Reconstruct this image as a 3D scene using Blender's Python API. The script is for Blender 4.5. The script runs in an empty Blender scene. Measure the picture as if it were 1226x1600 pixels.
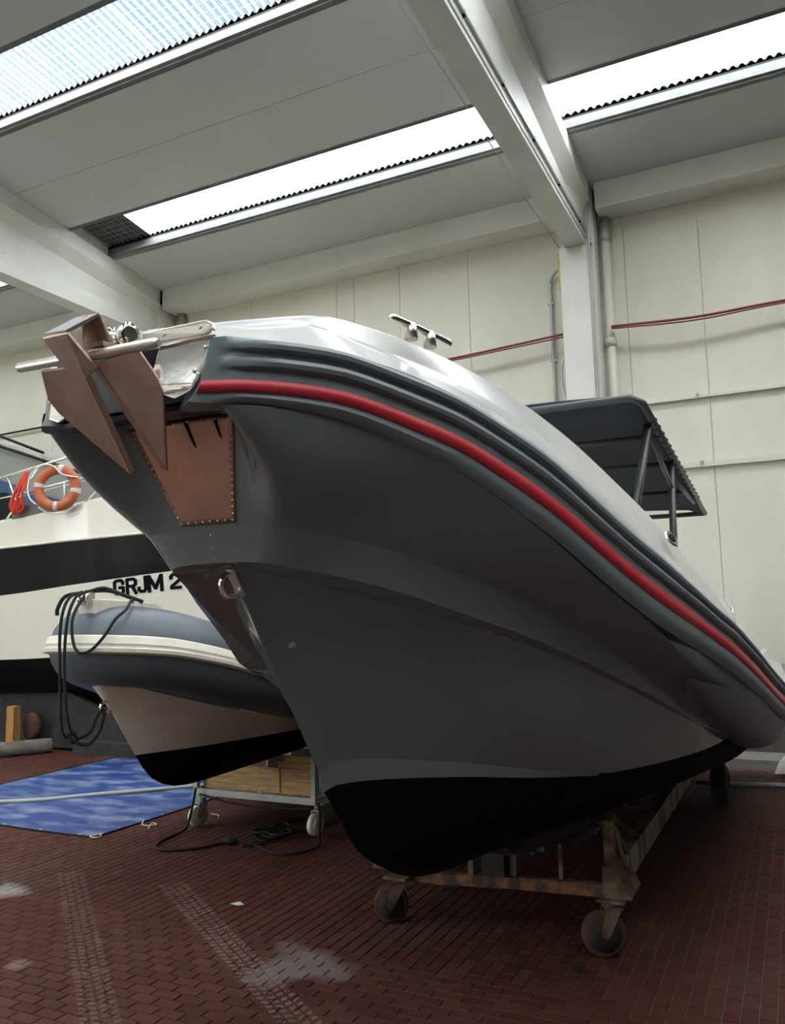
import bpy, bmesh, math, random
import numpy as np
from mathutils import Vector, Matrix
random.seed(7)
D = bpy.data
COL = bpy.context.scene.collection
SC = bpy.context.scene

# ------------------------------------------------------------------ camera
CAMZ = 1.6
FOC, CX, CY = 1280.0, 613.0, 800.0
def _n(v): return v / np.linalg.norm(v)
_Y = _n(np.array([1243 - CX, 947 - CY, FOC]))
_X = -np.array([-2050 - CX, 1020 - CY, FOC]); _X = _n(_X - _X.dot(_Y) * _Y)
_Z = np.cross(_X, _Y)
if _Z[1] > 0: _Z = -_Z
RM = np.array([_X, _Y, _Z])                     # world = RM @ camera (x right, y down, z forward)
cam = D.objects.new('camera', D.cameras.new('camera')); COL.objects.link(cam)
r_, u_, b_ = RM[:, 0], -RM[:, 1], -RM[:, 2]
cam.matrix_world = Matrix(((r_[0], u_[0], b_[0], 0), (r_[1], u_[1], b_[1], 0), (r_[2], u_[2], b_[2], CAMZ), (0, 0, 0, 1)))
cam.data.sensor_fit = 'HORIZONTAL'; cam.data.sensor_width = 36.0
cam.data.lens = 36.0 * FOC / 1226.0
cam.data.clip_start = 0.05; cam.data.clip_end = 300
SC.camera = cam
def project(p):
    c = RM.T @ (np.array(p) - np.array([0, 0, CAMZ]))
    return CX + FOC * c[0] / c[2], CY + FOC * c[1] / c[2], c[2]

# ------------------------------------------------------------------ world, exposure
SC.view_settings.view_transform = 'Standard'
SC.view_settings.look = 'None'
SC.view_settings.exposure = 0.8
SC.view_settings.gamma = 1.0
SC.view_settings.use_curve_mapping = False
SKY_STRENGTH = 1.0
CLOUD = (8.9, 9.3, 9.6, 1); BLUE = (.10, .25, .68, 1); GROUND = (.45, .42, .38, 1)
GAP0, GAP1 = 1.005, 1.055
w = D.worlds.new('world'); SC.world = w; w.use_nodes = True
nt = w.node_tree; nt.nodes.clear()
def N(nt, t, **k):
    n = nt.nodes.new(t)
    for a, v in k.items(): setattr(n, a, v)
    return n
out = N(nt, 'ShaderNodeOutputWorld'); bg = N(nt, 'ShaderNodeBackground')
tc = N(nt, 'ShaderNodeTexCoord'); sep = N(nt, 'ShaderNodeSeparateXYZ')
nt.links.new(tc.outputs['Generated'], sep.inputs[0])
# bright thin overcast with a gap of blue sky, ground outside below the horizon
noi = N(nt, 'ShaderNodeTexNoise'); noi.inputs['Scale'].default_value = 3.2; noi.inputs['Detail'].default_value = 6
nt.links.new(tc.outputs['Generated'], noi.inputs['Vector'])
sd = N(nt, 'ShaderNodeVectorMath', operation='DOT_PRODUCT'); sd.inputs[1].default_value = Vector((-.62, .45, .64)).normalized()
nt.links.new(tc.outputs['Generated'], sd.inputs[0])
na = N(nt, 'ShaderNodeMath', operation='MULTIPLY_ADD'); na.inputs[1].default_value = .16; nt.links.new(noi.outputs[0], na.inputs[0]); nt.links.new(sd.outputs['Value'], na.inputs[2])
gap = N(nt, 'ShaderNodeMapRange', interpolation_type='SMOOTHSTEP'); gap.inputs[1].default_value = GAP0; gap.inputs[2].default_value = GAP1
nt.links.new(na.outputs[0], gap.inputs[0])
mix = N(nt, 'ShaderNodeMix', data_type='RGBA'); mix.inputs[6].default_value = CLOUD; mix.inputs[7].default_value = BLUE
nt.links.new(gap.outputs[0], mix.inputs[0])
up = N(nt, 'ShaderNodeMapRange'); up.inputs[1].default_value = -.01; up.inputs[2].default_value = .02
nt.links.new(sep.outputs[2], up.inputs[0])
mg = N(nt, 'ShaderNodeMix', data_type='RGBA'); mg.inputs[6].default_value = GROUND
nt.links.new(up.outputs[0], mg.inputs[0]); nt.links.new(mix.outputs[2], mg.inputs[7])
nt.links.new(mg.outputs[2], bg.inputs[0]); bg.inputs[1].default_value = SKY_STRENGTH
nt.links.new(bg.outputs[0], out.inputs[0])

# ------------------------------------------------------------------ materials
def mat(name, col, rough=.5, metal=0.0, noise=0.0, nscale=6.0, col2=None, bump=0.0, bscale=30.0, coat=0.0, spec=.5, detail=4.0, thr=(.35, .65), stretch=None):
    m = D.materials.new(name); m.use_nodes = True
    t = m.node_tree; p = t.nodes['Principled BSDF']
    p.inputs['Base Color'].default_value = (*col, 1); p.inputs['Roughness'].default_value = rough
    p.inputs['Metallic'].default_value = metal; p.inputs['Coat Weight'].default_value = coat
    p.inputs['Specular IOR Level'].default_value = spec
    geo = None
    def pos():
        nonlocal geo
        if geo is None:
            g = N(t, 'ShaderNodeNewGeometry'); geo = g.outputs['Position']
            if stretch:
                mm = N(t, 'ShaderNodeVectorMath', operation='MULTIPLY'); mm.inputs[1].default_value = stretch
                t.links.new(geo, mm.inputs[0]); geo = mm.outputs[0]
        return geo
    if noise > 0 or col2:
        n = N(t, 'ShaderNodeTexNoise'); n.inputs['Scale'].default_value = nscale; n.inputs['Detail'].default_value = detail
        t.links.new(pos(), n.inputs['Vector'])
        mr = N(t, 'ShaderNodeMapRange'); mr.inputs[1].default_value = thr[0]; mr.inputs[2].default_value = thr[1]
        t.links.new(n.outputs[0], mr.inputs[0])
        mx = N(t, 'ShaderNodeMix', data_type='RGBA')
        c2 = col2 if col2 else tuple(c * (1 - noise) for c in col)
        mx.inputs[6].default_value = (*col, 1); mx.inputs[7].default_value = (*c2, 1)
        t.links.new(mr.outputs[0], mx.inputs[0]); t.links.new(mx.outputs[2], p.inputs['Base Color'])
    if bump > 0:
        n = N(t, 'ShaderNodeTexNoise'); n.inputs['Scale'].default_value = bscale; n.inputs['Detail'].default_value = 3
        t.links.new(pos(), n.inputs['Vector'])
        b = N(t, 'ShaderNodeBump'); b.inputs['Strength'].default_value = bump; b.inputs['Distance'].default_value = .02
        t.links.new(n.outputs[0], b.inputs['Height']); t.links.new(b.outputs[0], p.inputs['Normal'])
    return m
M = {}
M['wall'] = mat('wall_paint', (.66, .635, .53), .75, noise=.10, nscale=1.2, bump=.25, bscale=22, stretch=(1, 1, .35))
M['darkwall'] = mat('dark_wall', (.085, .078, .068), .8, noise=.4, nscale=.7)  # kept dark so the unseen right wall returns little light
M['concrete'] = mat('painted_concrete', (.62, .61, .55), .55, noise=.08, nscale=2.5, bump=.05)
M['slab'] = mat('roof_slab_paint', (.50, .505, .49), .7, noise=.05, nscale=.8)
M['upstand'] = mat('skylight_upstand', (.20, .20, .19), .7, noise=.2, nscale=9)
M['closer'] = mat('foam_closer', (.02, .02, .022), .9)
M['asbestos'] = mat('grey_corrugated_sheet', (.10, .10, .10), .8, noise=.3)
M['pipe'] = mat('pipe_paint', (.58, .56, .48), .45)
M['steelgrey'] = mat('galvanised_conduit', (.36, .36, .34), .4, metal=.3)
M['redcable'] = mat('red_cable', (.20, .035, .04), .6)
M['yellow'] = mat('yellow_paint', (.55, .46, .05), .5)
M['blackplastic'] = mat('black_plastic', (.006, .006, .007), .7, spec=.25)
M['rope_black'] = mat('black_rope', (.007, .007, .008), .9, bump=.4, bscale=180)
M['hull'] = mat('hull_gelcoat', (.130, .142, .152), .16, coat=.4, noise=.10, nscale=1.5)
M['collar'] = mat('collar_rubber', (.15, .172, .19), .42, noise=.12, nscale=3)
M['tube'] = mat('tube_fabric', (.11, .128, .145), .38)
M['red'] = mat('red_stripe', (.47, .022, .035), .45)
M['antifoul'] = mat('antifouling', (.0022, .0024, .0034), .9, spec=.15, noise=.3, nscale=5)
M['white'] = mat('white_gelcoat', (.52, .515, .48), .22, coat=.3)
M['lockershade'] = mat('locker_shade', (.012, .017, .025), .35)  # dark colour stands in for shade inside the bow recess
M['steel'] = mat('polished_steel', (.80, .78, .74), .10, metal=1, bump=.06, bscale=9)
M['steel_s'] = mat('satin_steel', (.60, .55, .50), .32, metal=1)
M['copper'] = mat('copper_sheet', (.58, .31, .225), .34, metal=1, col2=(.36, .225, .175), nscale=7, bump=.12, bscale=7, thr=(.3, .75))
M['anchor'] = mat('anchor_metal', (.52, .36, .30), .42, metal=.85, col2=(.42, .30, .255), nscale=12, bump=.06, bscale=40)
M['canvas'] = mat('canvas_black', (.020, .026, .036), .8, bump=.15, bscale=60)
M['frame'] = mat('frame_grey', (.07, .075, .08), .4, metal=.4)
M['rust'] = mat('rusty_steel', (.11, .085, .05), .75, col2=(.06, .023, .010), nscale=9, bump=.3, bscale=50, detail=8, thr=(.42, .56))
M['rust_d'] = mat('rusty_steel_dark', (.14, .055, .018), .8, col2=(.025, .013, .009), nscale=14, bump=.3, bscale=60, detail=8, thr=(.42, .58))
M['rail'] = mat('rail_flaking_paint', (.20, .175, .115), .7, col2=(.055, .025, .012), nscale=10, bump=.3, bscale=40, detail=8, thr=(.48, .60), stretch=(1, 1, .25))
M['wheel_d'] = mat('old_caster_wheel', (.075, .036, .028), .85, spec=.15, noise=.4, nscale=20)
M['hub'] = mat('greasy_hub', (.010, .008, .007), .8, noise=.3, nscale=30)
M['rubber'] = mat('tyre_rubber', (.022, .022, .022), .75)
M['padding'] = mat('torn_padding', (.014, .014, .014), .85, col2=(.22, .21, .19), nscale=25, thr=(.60, .68), bump=.5, bscale=40)
M['dtube'] = mat('dinghy_tube', (.075, .09, .105), .40, noise=.2, nscale=5, bump=.04, bscale=8)
M['strake'] = mat('strake_white', (.70, .66, .56), .5, noise=.12, nscale=10)
M['dhull'] = mat('dinghy_gelcoat', (.60, .53, .46), .35, noise=.06, nscale=3)
M['nylon'] = mat('nylon_wheel', (.58, .53, .42), .45)
M['galv'] = mat('galvanised_steel', (.33, .35, .31), .5, metal=.35, noise=.15, nscale=8)
M['wood'] = mat('pine_plank', (.42, .26, .11), .7, col2=(.28, .16, .065), nscale=4, stretch=(2, 2, 14), bump=.1)
M['timber'] = mat('orange_timber', (.42, .20, .05), .7, col2=(.22, .10, .03), nscale=5, stretch=(10, 10, 1.5))
M['oldwood'] = mat('old_dark_timber', (.024, .021, .017), .9, noise=.5, nscale=7, bump=.4)
M['log'] = mat('grey_log', (.15, .13, .11), .9, noise=.4, nscale=8, bump=.4)
M['cream'] = mat('cream_gelcoat', (.72, .68, .565), .30, coat=.2)
M['glass_b'] = mat('black_window', (.003, .004, .006), .12, spec=.22)
M['vinyl'] = mat('black_vinyl', (.005, .005, .006), .85, spec=.1)
M['orange'] = mat('lifebuoy_orange', (.50, .125, .045), .6, noise=.2, nscale=12)
M['tape'] = mat('reflective_tape', (.55, .53, .48), .5)
M['ropewhite'] = mat('white_rope', (.70, .68, .62), .8)
M['redrope'] = mat('red_rope', (.62, .055, .02), .8)
M['pad'] = mat('grey_pad', (.13, .13, .125), .8)
M['bluecover'] = mat('blue_cover', (.03, .065, .16), .7)
M['glassgrey'] = mat('tinted_windscreen', (.22, .235, .21), .12, coat=.3)
M['tarp'] = mat('blue_tarpaulin', (.007, .032, .145), .5, col2=(.17, .21, .30), nscale=2.4, detail=9, thr=(.46, .74), bump=.4, bscale=9, stretch=(1, 2.2, 1))
M['hose'] = mat('grey_hose', (.27, .27, .255), .5)
M['twine'] = mat('pale_twine', (.40, .37, .28), .8)
M['kerb'] = mat('kerb_stone', (.20, .18, .16), .8, noise=.2)
M['leadgrey'] = mat('weathered_board', (.30, .30, .28), .8, noise=.25, nscale=4)

def corr_mat():
    m = D.materials.new('translucent_corrugated'); m.use_nodes = True
    t = m.node_tree; t.nodes.clear()
    o = N(t, 'ShaderNodeOutputMaterial')
    tr = N(t, 'ShaderNodeBsdfTransparent'); tr.inputs[0].default_value = (.93, .95, .96, 1)
    tl = N(t, 'ShaderNodeBsdfTranslucent'); tl.inputs[0].default_value = (.9, .92, .92, 1)
    gl = N(t, 'ShaderNodeBsdfGlossy'); gl.inputs['Roughness'].default_value = .25
    m1 = N(t, 'ShaderNodeMixShader'); m1.inputs[0].default_value = .42
    # slanted flanks of the corrugation scatter more than its crests
    g = N(t, 'ShaderNodeNewGeometry'); sx = N(t, 'ShaderNodeSeparateXYZ'); ab = N(t, 'ShaderNodeMath', operation='ABSOLUTE')
    t.links.new(g.outputs['Normal'], sx.inputs[0]); t.links.new(sx.outputs[0], ab.inputs[0])
    mr = N(t, 'ShaderNodeMapRange'); mr.inputs[1].default_value = .5; mr.inputs[2].default_value = .85; mr.inputs[3].default_value = .012; mr.inputs[4].default_value = .20
    t.links.new(ab.outputs[0], mr.inputs[0]); t.links.new(mr.outputs[0], m1.inputs[0])
    m2 = N(t, 'ShaderNodeMixShader'); m2.inputs[0].default_value = .04
    t.links.new(tr.outputs[0], m1.inputs[1]); t.links.new(tl.outputs[0], m1.inputs[2])
    t.links.new(m1.outputs[0], m2.inputs[1]); t.links.new(gl.outputs[0], m2.inputs[2])
    t.links.new(m2.outputs[0], o.inputs[0])
    return m
M['sheet'] = corr_mat()

def floor_mat():
    m = D.materials.new('terracotta_pavers'); m.use_nodes = True
    t = m.node_tree; p = t.nodes['Principled BSDF']
    L = t.links.new
    g = N(t, 'ShaderNodeNewGeometry'); P = g.outputs['Position']
    at = N(t, 'ShaderNodeAttribute'); at.attribute_name = 'tint'
    oi = N(t, 'ShaderNodeObjectInfo')
    ad = N(t, 'ShaderNodeMath', operation='ADD'); L(at.outputs['Fac'], ad.inputs[0]); L(oi.outputs['Random'], ad.inputs[1])
    fr = N(t, 'ShaderNodeMath', operation='FRACT'); L(ad.outputs[0], fr.inputs[0])
    rp = N(t, 'ShaderNodeValToRGB')
    rp.color_ramp.elements[0].color = (.044, .0118, .0078, 1); rp.color_ramp.elements[1].color = (.066, .0195, .0133, 1)
    e = rp.color_ramp.elements.new(.5); e.color = (.054, .0150, .0100, 1)
    L(fr.outputs[0], rp.inputs[0])
    # grey dust film in drifting patches
    n1 = N(t, 'ShaderNodeTexNoise'); n1.inputs['Scale'].default_value = .9; n1.inputs['Detail'].default_value = 8; n1.inputs['Roughness'].default_value = .62
    L(P, n1.inputs['Vector'])
    r1 = N(t, 'ShaderNodeMapRange'); r1.inputs[1].default_value = .50; r1.inputs[2].default_value = .78; r1.inputs[4].default_value = .55
    L(n1.outputs[0], r1.inputs[0])
    mx = N(t, 'ShaderNodeMix', data_type='RGBA'); mx.inputs[7].default_value = (.085, .055, .042, 1)
    L(r1.outputs[0], mx.inputs[0]); L(rp.outputs[0], mx.inputs[6])
    cur = mx.outputs[2]
    sx = N(t, 'ShaderNodeSeparateXYZ'); L(P, sx.inputs[0])
    def math(op, a, b=None, c=None):
        n = N(t, 'ShaderNodeMath', operation=op)
        for i, v in enumerate((a, b, c)):
            if v is None: continue
            if isinstance(v, (int, float)): n.inputs[i].default_value = v
            else: L(v, n.inputs[i])
        return n.outputs[0]
    n2 = N(t, 'ShaderNodeTexNoise'); n2.inputs['Scale'].default_value = 3.0; n2.inputs['Detail'].default_value = 6
    L(P, n2.inputs['Vector'])
    # dusty tyre prints: bands with cross bars
    def track(x0, y0, x1, y1, wd, amt):
        nonlocal cur
        dx, dy = x1 - x0, y1 - y0; ln = math_h(dx, dy); dx /= ln; dy /= ln
        ax = math('SUBTRACT', sx.outputs[0], x0); ay = math('SUBTRACT', sx.outputs[1], y0)
        u = math('ADD', math('MULTIPLY', ax, dx), math('MULTIPLY', ay, dy))
        v = math('ADD', math('MULTIPLY', ax, -dy), math('MULTIPLY', ay, dx))
        av = math('ABSOLUTE', v)
        inb = math('LESS_THAN', av, wd)
        inl = math('MULTIPLY', math('GREATER_THAN', u, 0), math('LESS_THAN', u, ln))
        bars = math('GREATER_THAN', math('FRACT', math('ADD', math('MULTIPLY', u, 21.0), math('MULTIPLY', av, 9.0))), .45)
        lug = math('GREATER_THAN', math('FRACT', math('MULTIPLY', v, 24.0)), .3)
        br = math('MULTIPLY', math('MULTIPLY', bars, lug), math('MULTIPLY', inb, inl))
        f = math('MULTIPLY', math('MULTIPLY', br, n2.outputs[0]), amt)
        k = N(t, 'ShaderNodeMix', data_type='RGBA'); k.inputs[7].default_value = (.17, .135, .115, 1)
        L(f, k.inputs[0]); L(cur, k.inputs[6]); cur = k.outputs[2]
    math_h = lambda a, b: (a * a + b * b) ** .5
    track(-3.55, 4.10, -1.75, 2.85, .085, .95)
    track(-4.35, 4.05, -2.6, 2.6, .085, .6)
    # whitish spill stains with their own outline
    def stain(x0, y0, r, amt, c=(.30, .28, .26)):
        nonlocal cur
        ax = math('SUBTRACT', sx.outputs[0], x0); ay = math('SUBTRACT', sx.outputs[1], y0)
        d = math('SQRT', math('ADD', math('MULTIPLY', ax, ax), math('MULTIPLY', ay, ay)))
        d = math('ADD', d, math('MULTIPLY', math('SUBTRACT', n2.outputs[0], .5), r * 2.6))
        f = N(t, 'ShaderNodeMapRange'); f.inputs[1].default_value = r; f.inputs[2].default_value = r * .45; f.inputs[4].default_value = amt
        L(d, f.inputs[0])
        k = N(t, 'ShaderNodeMix', data_type='RGBA'); k.inputs[7].default_value = (*c, 1)
        L(f.outputs[0], k.inputs[0]); L(cur, k.inputs[6]); cur = k.outputs[2]
    stain(-2.17, 3.42, .26, .32); stain(-4.40, 3.62, .15, .6); stain(-3.42, 2.9, .07, .25)
    L(cur, p.inputs['Base Color'])
    rr = N(t, 'ShaderNodeMapRange'); rr.inputs[3].default_value = .6; rr.inputs[4].default_value = .9
    p.inputs['Specular IOR Level'].default_value = .18
    L(n1.outputs[0], rr.inputs[0]); L(rr.outputs[0], p.inputs['Roughness'])
    b = N(t, 'ShaderNodeBump'); b.inputs['Strength'].default_value = .2; b.inputs['Distance'].default_value = .004
    n3 = N(t, 'ShaderNodeTexNoise'); n3.inputs['Scale'].default_value = 60; L(P, n3.inputs['Vector'])
    L(n3.outputs[0], b.inputs['Height']); L(b.outputs[0], p.inputs['Normal'])
    return m
M['floor'] = floor_mat()
M['grout'] = mat('grout', (.085, .062, .052), .9, noise=.4, nscale=3)

# ------------------------------------------------------------------ builders
def tag(o, label=None, cat=None, group=None, kind=None):
    if label: o['label'] = label
    if cat: o['category'] = cat
    if group: o['group'] = group
    if kind: o['kind'] = kind
    return o
def wloc(p):
    v = Vector((0, 0, 0))
    while p is not None: v = v + p.location; p = p.parent
    return v
def empty(name, loc, parent=None):
    o = D.objects.new(name, None); COL.objects.link(o)
    if parent: o.parent = parent; o.location = Vector(loc) - wloc(parent)
    else: o.location = loc
    o.empty_display_size = .1
    return o
class MB:
    """collects geometry in world coordinates"""
    def __init__(s): s.v = []; s.f = []; s.sm = []
    def add(s, vs, fs, smooth=False):
        k = len(s.v); s.v += [tuple(map(float, q)) for q in vs]
        s.f += [tuple(i + k for i in f) for f in fs]; s.sm += [smooth] * len(fs); return s
    def box(s, c, size, rot=None, bev=0.0):
        hx, hy, hz = [d / 2 for d in size]
        vs = [Vector((x, y, z)) for x in (-hx, hx) for y in (-hy, hy) for z in (-hz, hz)]
        if rot is not None: vs = [rot @ q for q in vs]
        vs = [q + Vector(c) for q in vs]
        return s.add(vs, [(0, 1, 3, 2), (4, 6, 7, 5), (0, 4, 5, 1), (2, 3, 7, 6), (0, 2, 6, 4), (1, 5, 7, 3)])
    def b2(s, a, b): return s.box([(a[i] + b[i]) / 2 for i in range(3)], [abs(b[i] - a[i]) for i in range(3)])
    def grid(s, rows, smooth=True, closed=False):
        n = len(rows[0]); vs = [q for r in rows for q in r]; fs = []
        for i in range(len(rows) - 1):
            for j in range(n if closed else n - 1):
                a = i * n + j; b = i * n + (j + 1) % n
                fs.append((a, b, b + n, a + n))
        return s.add(vs, fs, smooth)
    def tube(s, path, r, sides=10, cap=True, smooth=True):
        P = [Vector(q) for q in path]; n = len(P)
        R = list(r) if hasattr(r, '__len__') else [r] * n
        t0 = (P[1] - P[0]).normalized()
        nn = t0.orthogonal().normalized(); rows = []
        for i in range(n):
            t = (P[min(i + 1, n - 1)] - P[max(i - 1, 0)])
            t = t.normalized() if t.length > 1e-9 else t0
            nn = nn - t * nn.dot(t)
            nn = nn.normalized() if nn.length > 1e-6 else t.orthogonal().normalized()
            bb = t.cross(nn)
            rows.append([P[i] + (nn * math.cos(2 * math.pi * k / sides) + bb * math.sin(2 * math.pi * k / sides)) * R[i] for k in range(sides)])
        s.grid(rows, smooth, True)
        if cap:
            s.add(rows[0], [tuple(range(sides))[::-1]]); s.add(rows[-1], [tuple(range(sides))])
        return s
    def bar(s, a, b, wd, ht, upv=(0, 0, 1)):
        a, b = Vector(a), Vector(b); t = (b - a); l = t.length; t.normalize(); u = Vector(upv)
        sx = t.cross(u)
        if sx.length < 1e-5: sx = t.cross(Vector((0, 1, 0)))
        sx.normalize(); u = sx.cross(t)
        rot = Matrix((sx, t, u)).transposed()
        return s.box((a + b) / 2, (wd, l, ht), rot)
    def plate(s, poly, th, nrm=None):
        P = [Vector(q) for q in poly]
        if nrm is None:
            nrm = Vector((0, 0, 0))
            for i in range(len(P)): nrm += (P[i] - P[0]).cross(P[(i + 1) % len(P)] - P[0])
            nrm.normalize()
        else: nrm = Vector(nrm).normalized()
        n = len(P); h = nrm * th / 2
        vs = [q + h for q in P] + [q - h for q in P]
        fs = [tuple(range(n)), tuple(range(2 * n - 1, n - 1, -1))] + [(i, i + n, (i + 1) % n + n, (i + 1) % n) for i in range(n)]
        return s.add(vs, fs)
    def lathe(s, c, axis, prof, sides=20, smooth=True):
        """prof: list of (distance along axis, radius)"""
        ax = Vector(axis).normalized(); n1 = ax.orthogonal().normalized(); n2 = ax.cross(n1)
        rows = [[Vector(c) + ax * d + (n1 * math.cos(2 * math.pi * k / sides) + n2 * math.sin(2 * math.pi * k / sides)) * r for k in range(sides)] for d, r in prof]
        s.grid(rows, smooth, True)
        s.add(rows[0], [tuple(range(sides))[::-1]]); s.add(rows[-1], [tuple(range(sides))])
        return s
    def ball(s, c, r, sc=(1, 1, 1), seg=14):
        rows = []
        for i in range(seg // 2 + 1):
            th = math.pi * i / (seg // 2); rr = max(math.sin(th), 1e-3)
            rows.append([(c[0] + r * sc[0] * rr * math.cos(2 * math.pi * k / seg), c[1] + r * sc[1] * rr * math.sin(2 * math.pi * k / seg), c[2] - r * sc[2] * math.cos(th)) for k in range(seg)])
        return s.grid(rows, True, True)
    def build(s, name, m, parent=None, bevel=0.0, fix=True, loc=None):
        o_ = wloc(parent) if parent else Vector((0, 0, 0))
        c = Vector(loc) if loc is not None else (o_ if parent else Vector((0, 0, 0)))
        me = D.meshes.new(name)
        me.from_pydata([tuple(Vector(q) - c) for q in s.v], [], s.f)
        me.polygons.foreach_set('use_smooth', s.sm)
        me.materials.append(m); me.update()
        bm = bmesh.new(); bm.from_mesh(me)
        if fix:
            bmesh.ops.remove_doubles(bm, verts=bm.verts, dist=1e-5)
            bmesh.ops.recalc_face_normals(bm, faces=bm.faces)
        bm.to_mesh(me); bm.free()
        o = D.objects.new(name, me); COL.objects.link(o)
        if parent: o.parent = parent
        o.location = c - o_
        if bevel > 0:
            b = o.modifiers.new('bevel', 'BEVEL'); b.width = bevel; b.segments = 2; b.limit_method = 'ANGLE'; b.angle_limit = math.radians(40)
        return o
def copy_obj(o, parent=None, loc=None, rot=None):
    c = o.copy(); COL.objects.link(c)
    if parent is not None: c.parent = parent
    if loc is not None: c.location = Vector(loc) - (wloc(parent) if parent is not None else Vector((0, 0, 0)))
    if rot is not None: c.rotation_euler = rot
    return c
def spline(pts, n=8):
    P = [np.array(q, float) for q in pts]; out = []
    P = [2 * P[0] - P[1]] + P + [2 * P[-1] - P[-2]]
    for i in range(1, len(P) - 2):
        p0, p1, p2, p3 = P[i - 1:i + 3]
        for k in range(n):
            t = k / n
            out.append(.5 * ((2 * p1) + (-p0 + p2) * t + (2 * p0 - 5 * p1 + 4 * p2 - p3) * t * t + (-p0 + 3 * p1 - 3 * p2 + p3) * t ** 3))
    out.append(P[-2]); return out
def smooth_table(tab, n=10):
    """(s, b, z) control points -> dense smooth arrays"""
    a = np.array(spline(tab, n)); return a
def at_s(a, s):
    return np.interp(s, a[:, 0], a[:, 1]), np.interp(s, a[:, 0], a[:, 2])

# ------------------------------------------------------------------ building shell
YW = 10.0                                    # inner face of the back wall
def roof_z(y): return 6.8 + .117 * (9.6 - y) if y >= 1.0 else 6.8 + .117 * 8.6 - .117 * (1.0 - y)
XL, XR, YB = -15.8, 11.4, -8.0
GX = [-15.68, -8.89, -2.10, 4.69, 11.3]      # girder axes

# floor: base slab, then pavers as separate pieces
fl = MB(); fl.b2((XL, YB, -.25), (XR, YW + .2, -.006)); floor = fl.build('floor', M['grout']); tag(floor, 'worn terracotta paver floor of the boat hall', kind='structure')
TW, TL, GAP = .066, .132, .0045
def tile_verts(cx, cy, lx, ly, z):
    a, b = lx / 2 - GAP / 2, ly / 2 - GAP / 2; c = .0025
    top = [(cx - a + c, cy - b + c, z), (cx + a - c, cy - b + c, z), (cx + a - c, cy + b - c, z), (cx - a + c, cy + b - c, z)]
    bot = [(cx - a, cy - b, -.0055), (cx + a, cy - b, -.0055), (cx + a, cy + b, -.0055), (cx - a, cy + b, -.0055)]
    return top + bot
TF = [(0, 1, 2, 3), (0, 4, 5, 1), (1, 5, 6, 2), (2, 6, 7, 3), (3, 7, 4, 0)]
tiles = []
YSPLIT = 3.63
y = YSPLIT - TW / 2; row = 0
while y > 2.0:                               # front strip: courses run along the wall direction
    x = -5.2 + (row % 2) * TL / 2
    while x < .9:
        tiles.append((x, y, TL, TW)); x += TL
    y -= TW; row += 1
x = -8.6; colm = 0
while x < 1.6:                               # main field: courses run towards the wall
    y = YSPLIT + TL / 2 - (colm % 2) * TL / 2
    if colm % 2: tiles.append((x, YSPLIT + TL / 4, TW, TL / 2)); y += TL
    while y < 9.0:
        tiles.append((x, y, TW, TL)); y += TL
    x += TW; colm += 1
vis = []
rest = []
for tinfo in tiles:
    px, py, d = project((tinfo[0], tinfo[1], 0))
    if -60 < px < 1290 and py < 1640 and d > 0:
        vis.append((d, tinfo))
    # pieces outside the frame are not needed
vis.sort(key=lambda q: q[0])
full = [q for q in vis if abs(q[1][2] * q[1][3] - TL * TW) < 1e-6 and project((q[1][0], q[1][1], 0))[1] < 1612 and 0 < project((q[1][0], q[1][1], 0))[0] < 1226]
near = full[:300]; nearset = set(q[1] for q in near)
meA = None; meB = None
for d, (x, y, lx, ly) in near:
    along_x = lx > ly
    me = meA if along_x else meB
    if me is None:
        me = D.meshes.new('tile'); me.from_pydata(tile_verts(0, 0, lx, ly, 0.0), [], TF); me.materials.append(M['floor']); me.update()
        if along_x: meA = me
        else: meB = me
    o = D.objects.new('tile', me); COL.objects.link(o); o.parent = floor
    o.location = (x, y, random.uniform(-.0012, .0006)); o.rotation_euler = (random.uniform(-.006, .006), random.uniform(-.006, .006), random.uniform(-.008, .008))
vs, fs, tint = [], [], []
for d, tinfo in vis:
    if tinfo in nearset: continue
    k = len(vs); vs += tile_verts(*tinfo, random.uniform(-.0012, .0006)); fs += [tuple(i + k for i in f) for f in TF]
    tint += [random.random()] * 5
me = D.meshes.new('tile_field'); me.from_pydata(vs, [], fs); me.materials.append(M['floor'])
at = me.attributes.new('tint', 'FLOAT', 'FACE'); at.data.foreach_set('value', tint); me.update()
tf = D.objects.new('tile_field', me); COL.objects.link(tf); tf.parent = floor; tf['kind'] = 'stuff'
kb = MB().b2((XL, YW - .55, -.006), (XR, YW - .02, .035)).build('kerb', M['kerb'], floor)

# walls
wb = empty('wall_back', (0, YW, 0)); tag(wb, 'cream painted precast panel wall at the back of the hall', kind='structure')
seams = [XL, -14.4, -12.9, -11.4, -10.0, -8.89, -7.2, -5.69, -5.40, -4.67, -3.642, -2.1, -1.587, -.72, .6, 2.0, 3.4, 4.69, 6.2, 7.7, 9.4, XR]
for a, b in zip(seams[:-1], seams[1:]):
    MB().b2((a + .004, YW, 0), (b - .004, YW + .2, 7.2)).build('wall_panel', M['wall'], wb)
MB().b2((XL, YW + .015, 0), (XR, YW + .18, 7.2)).build('joint_backing', M['wall'], wb)
wl_ = MB(); wl_.b2((XL - .2, -2.5, 0), (XL, YW + .2, 9)); wl_.b2((XL - .2, YB, 0), (XL, -7.0, 9)); wl_.b2((XL - .2, -7.0, 5.0), (XL, -2.5, 9))   # open gateway between
tag(wl_.build('wall_left', M['wall']), kind='structure')
tag(MB().b2((XR, YB, 0), (XR + .2, YW + .2, 9)).build('wall_right', M['darkwall']), kind='structure')  # hall wall out of view, darkened to bounce less light onto the port side
wf = MB()
wf.b2((XL, YB - .2, 0), (XR, YB, 9))
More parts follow.
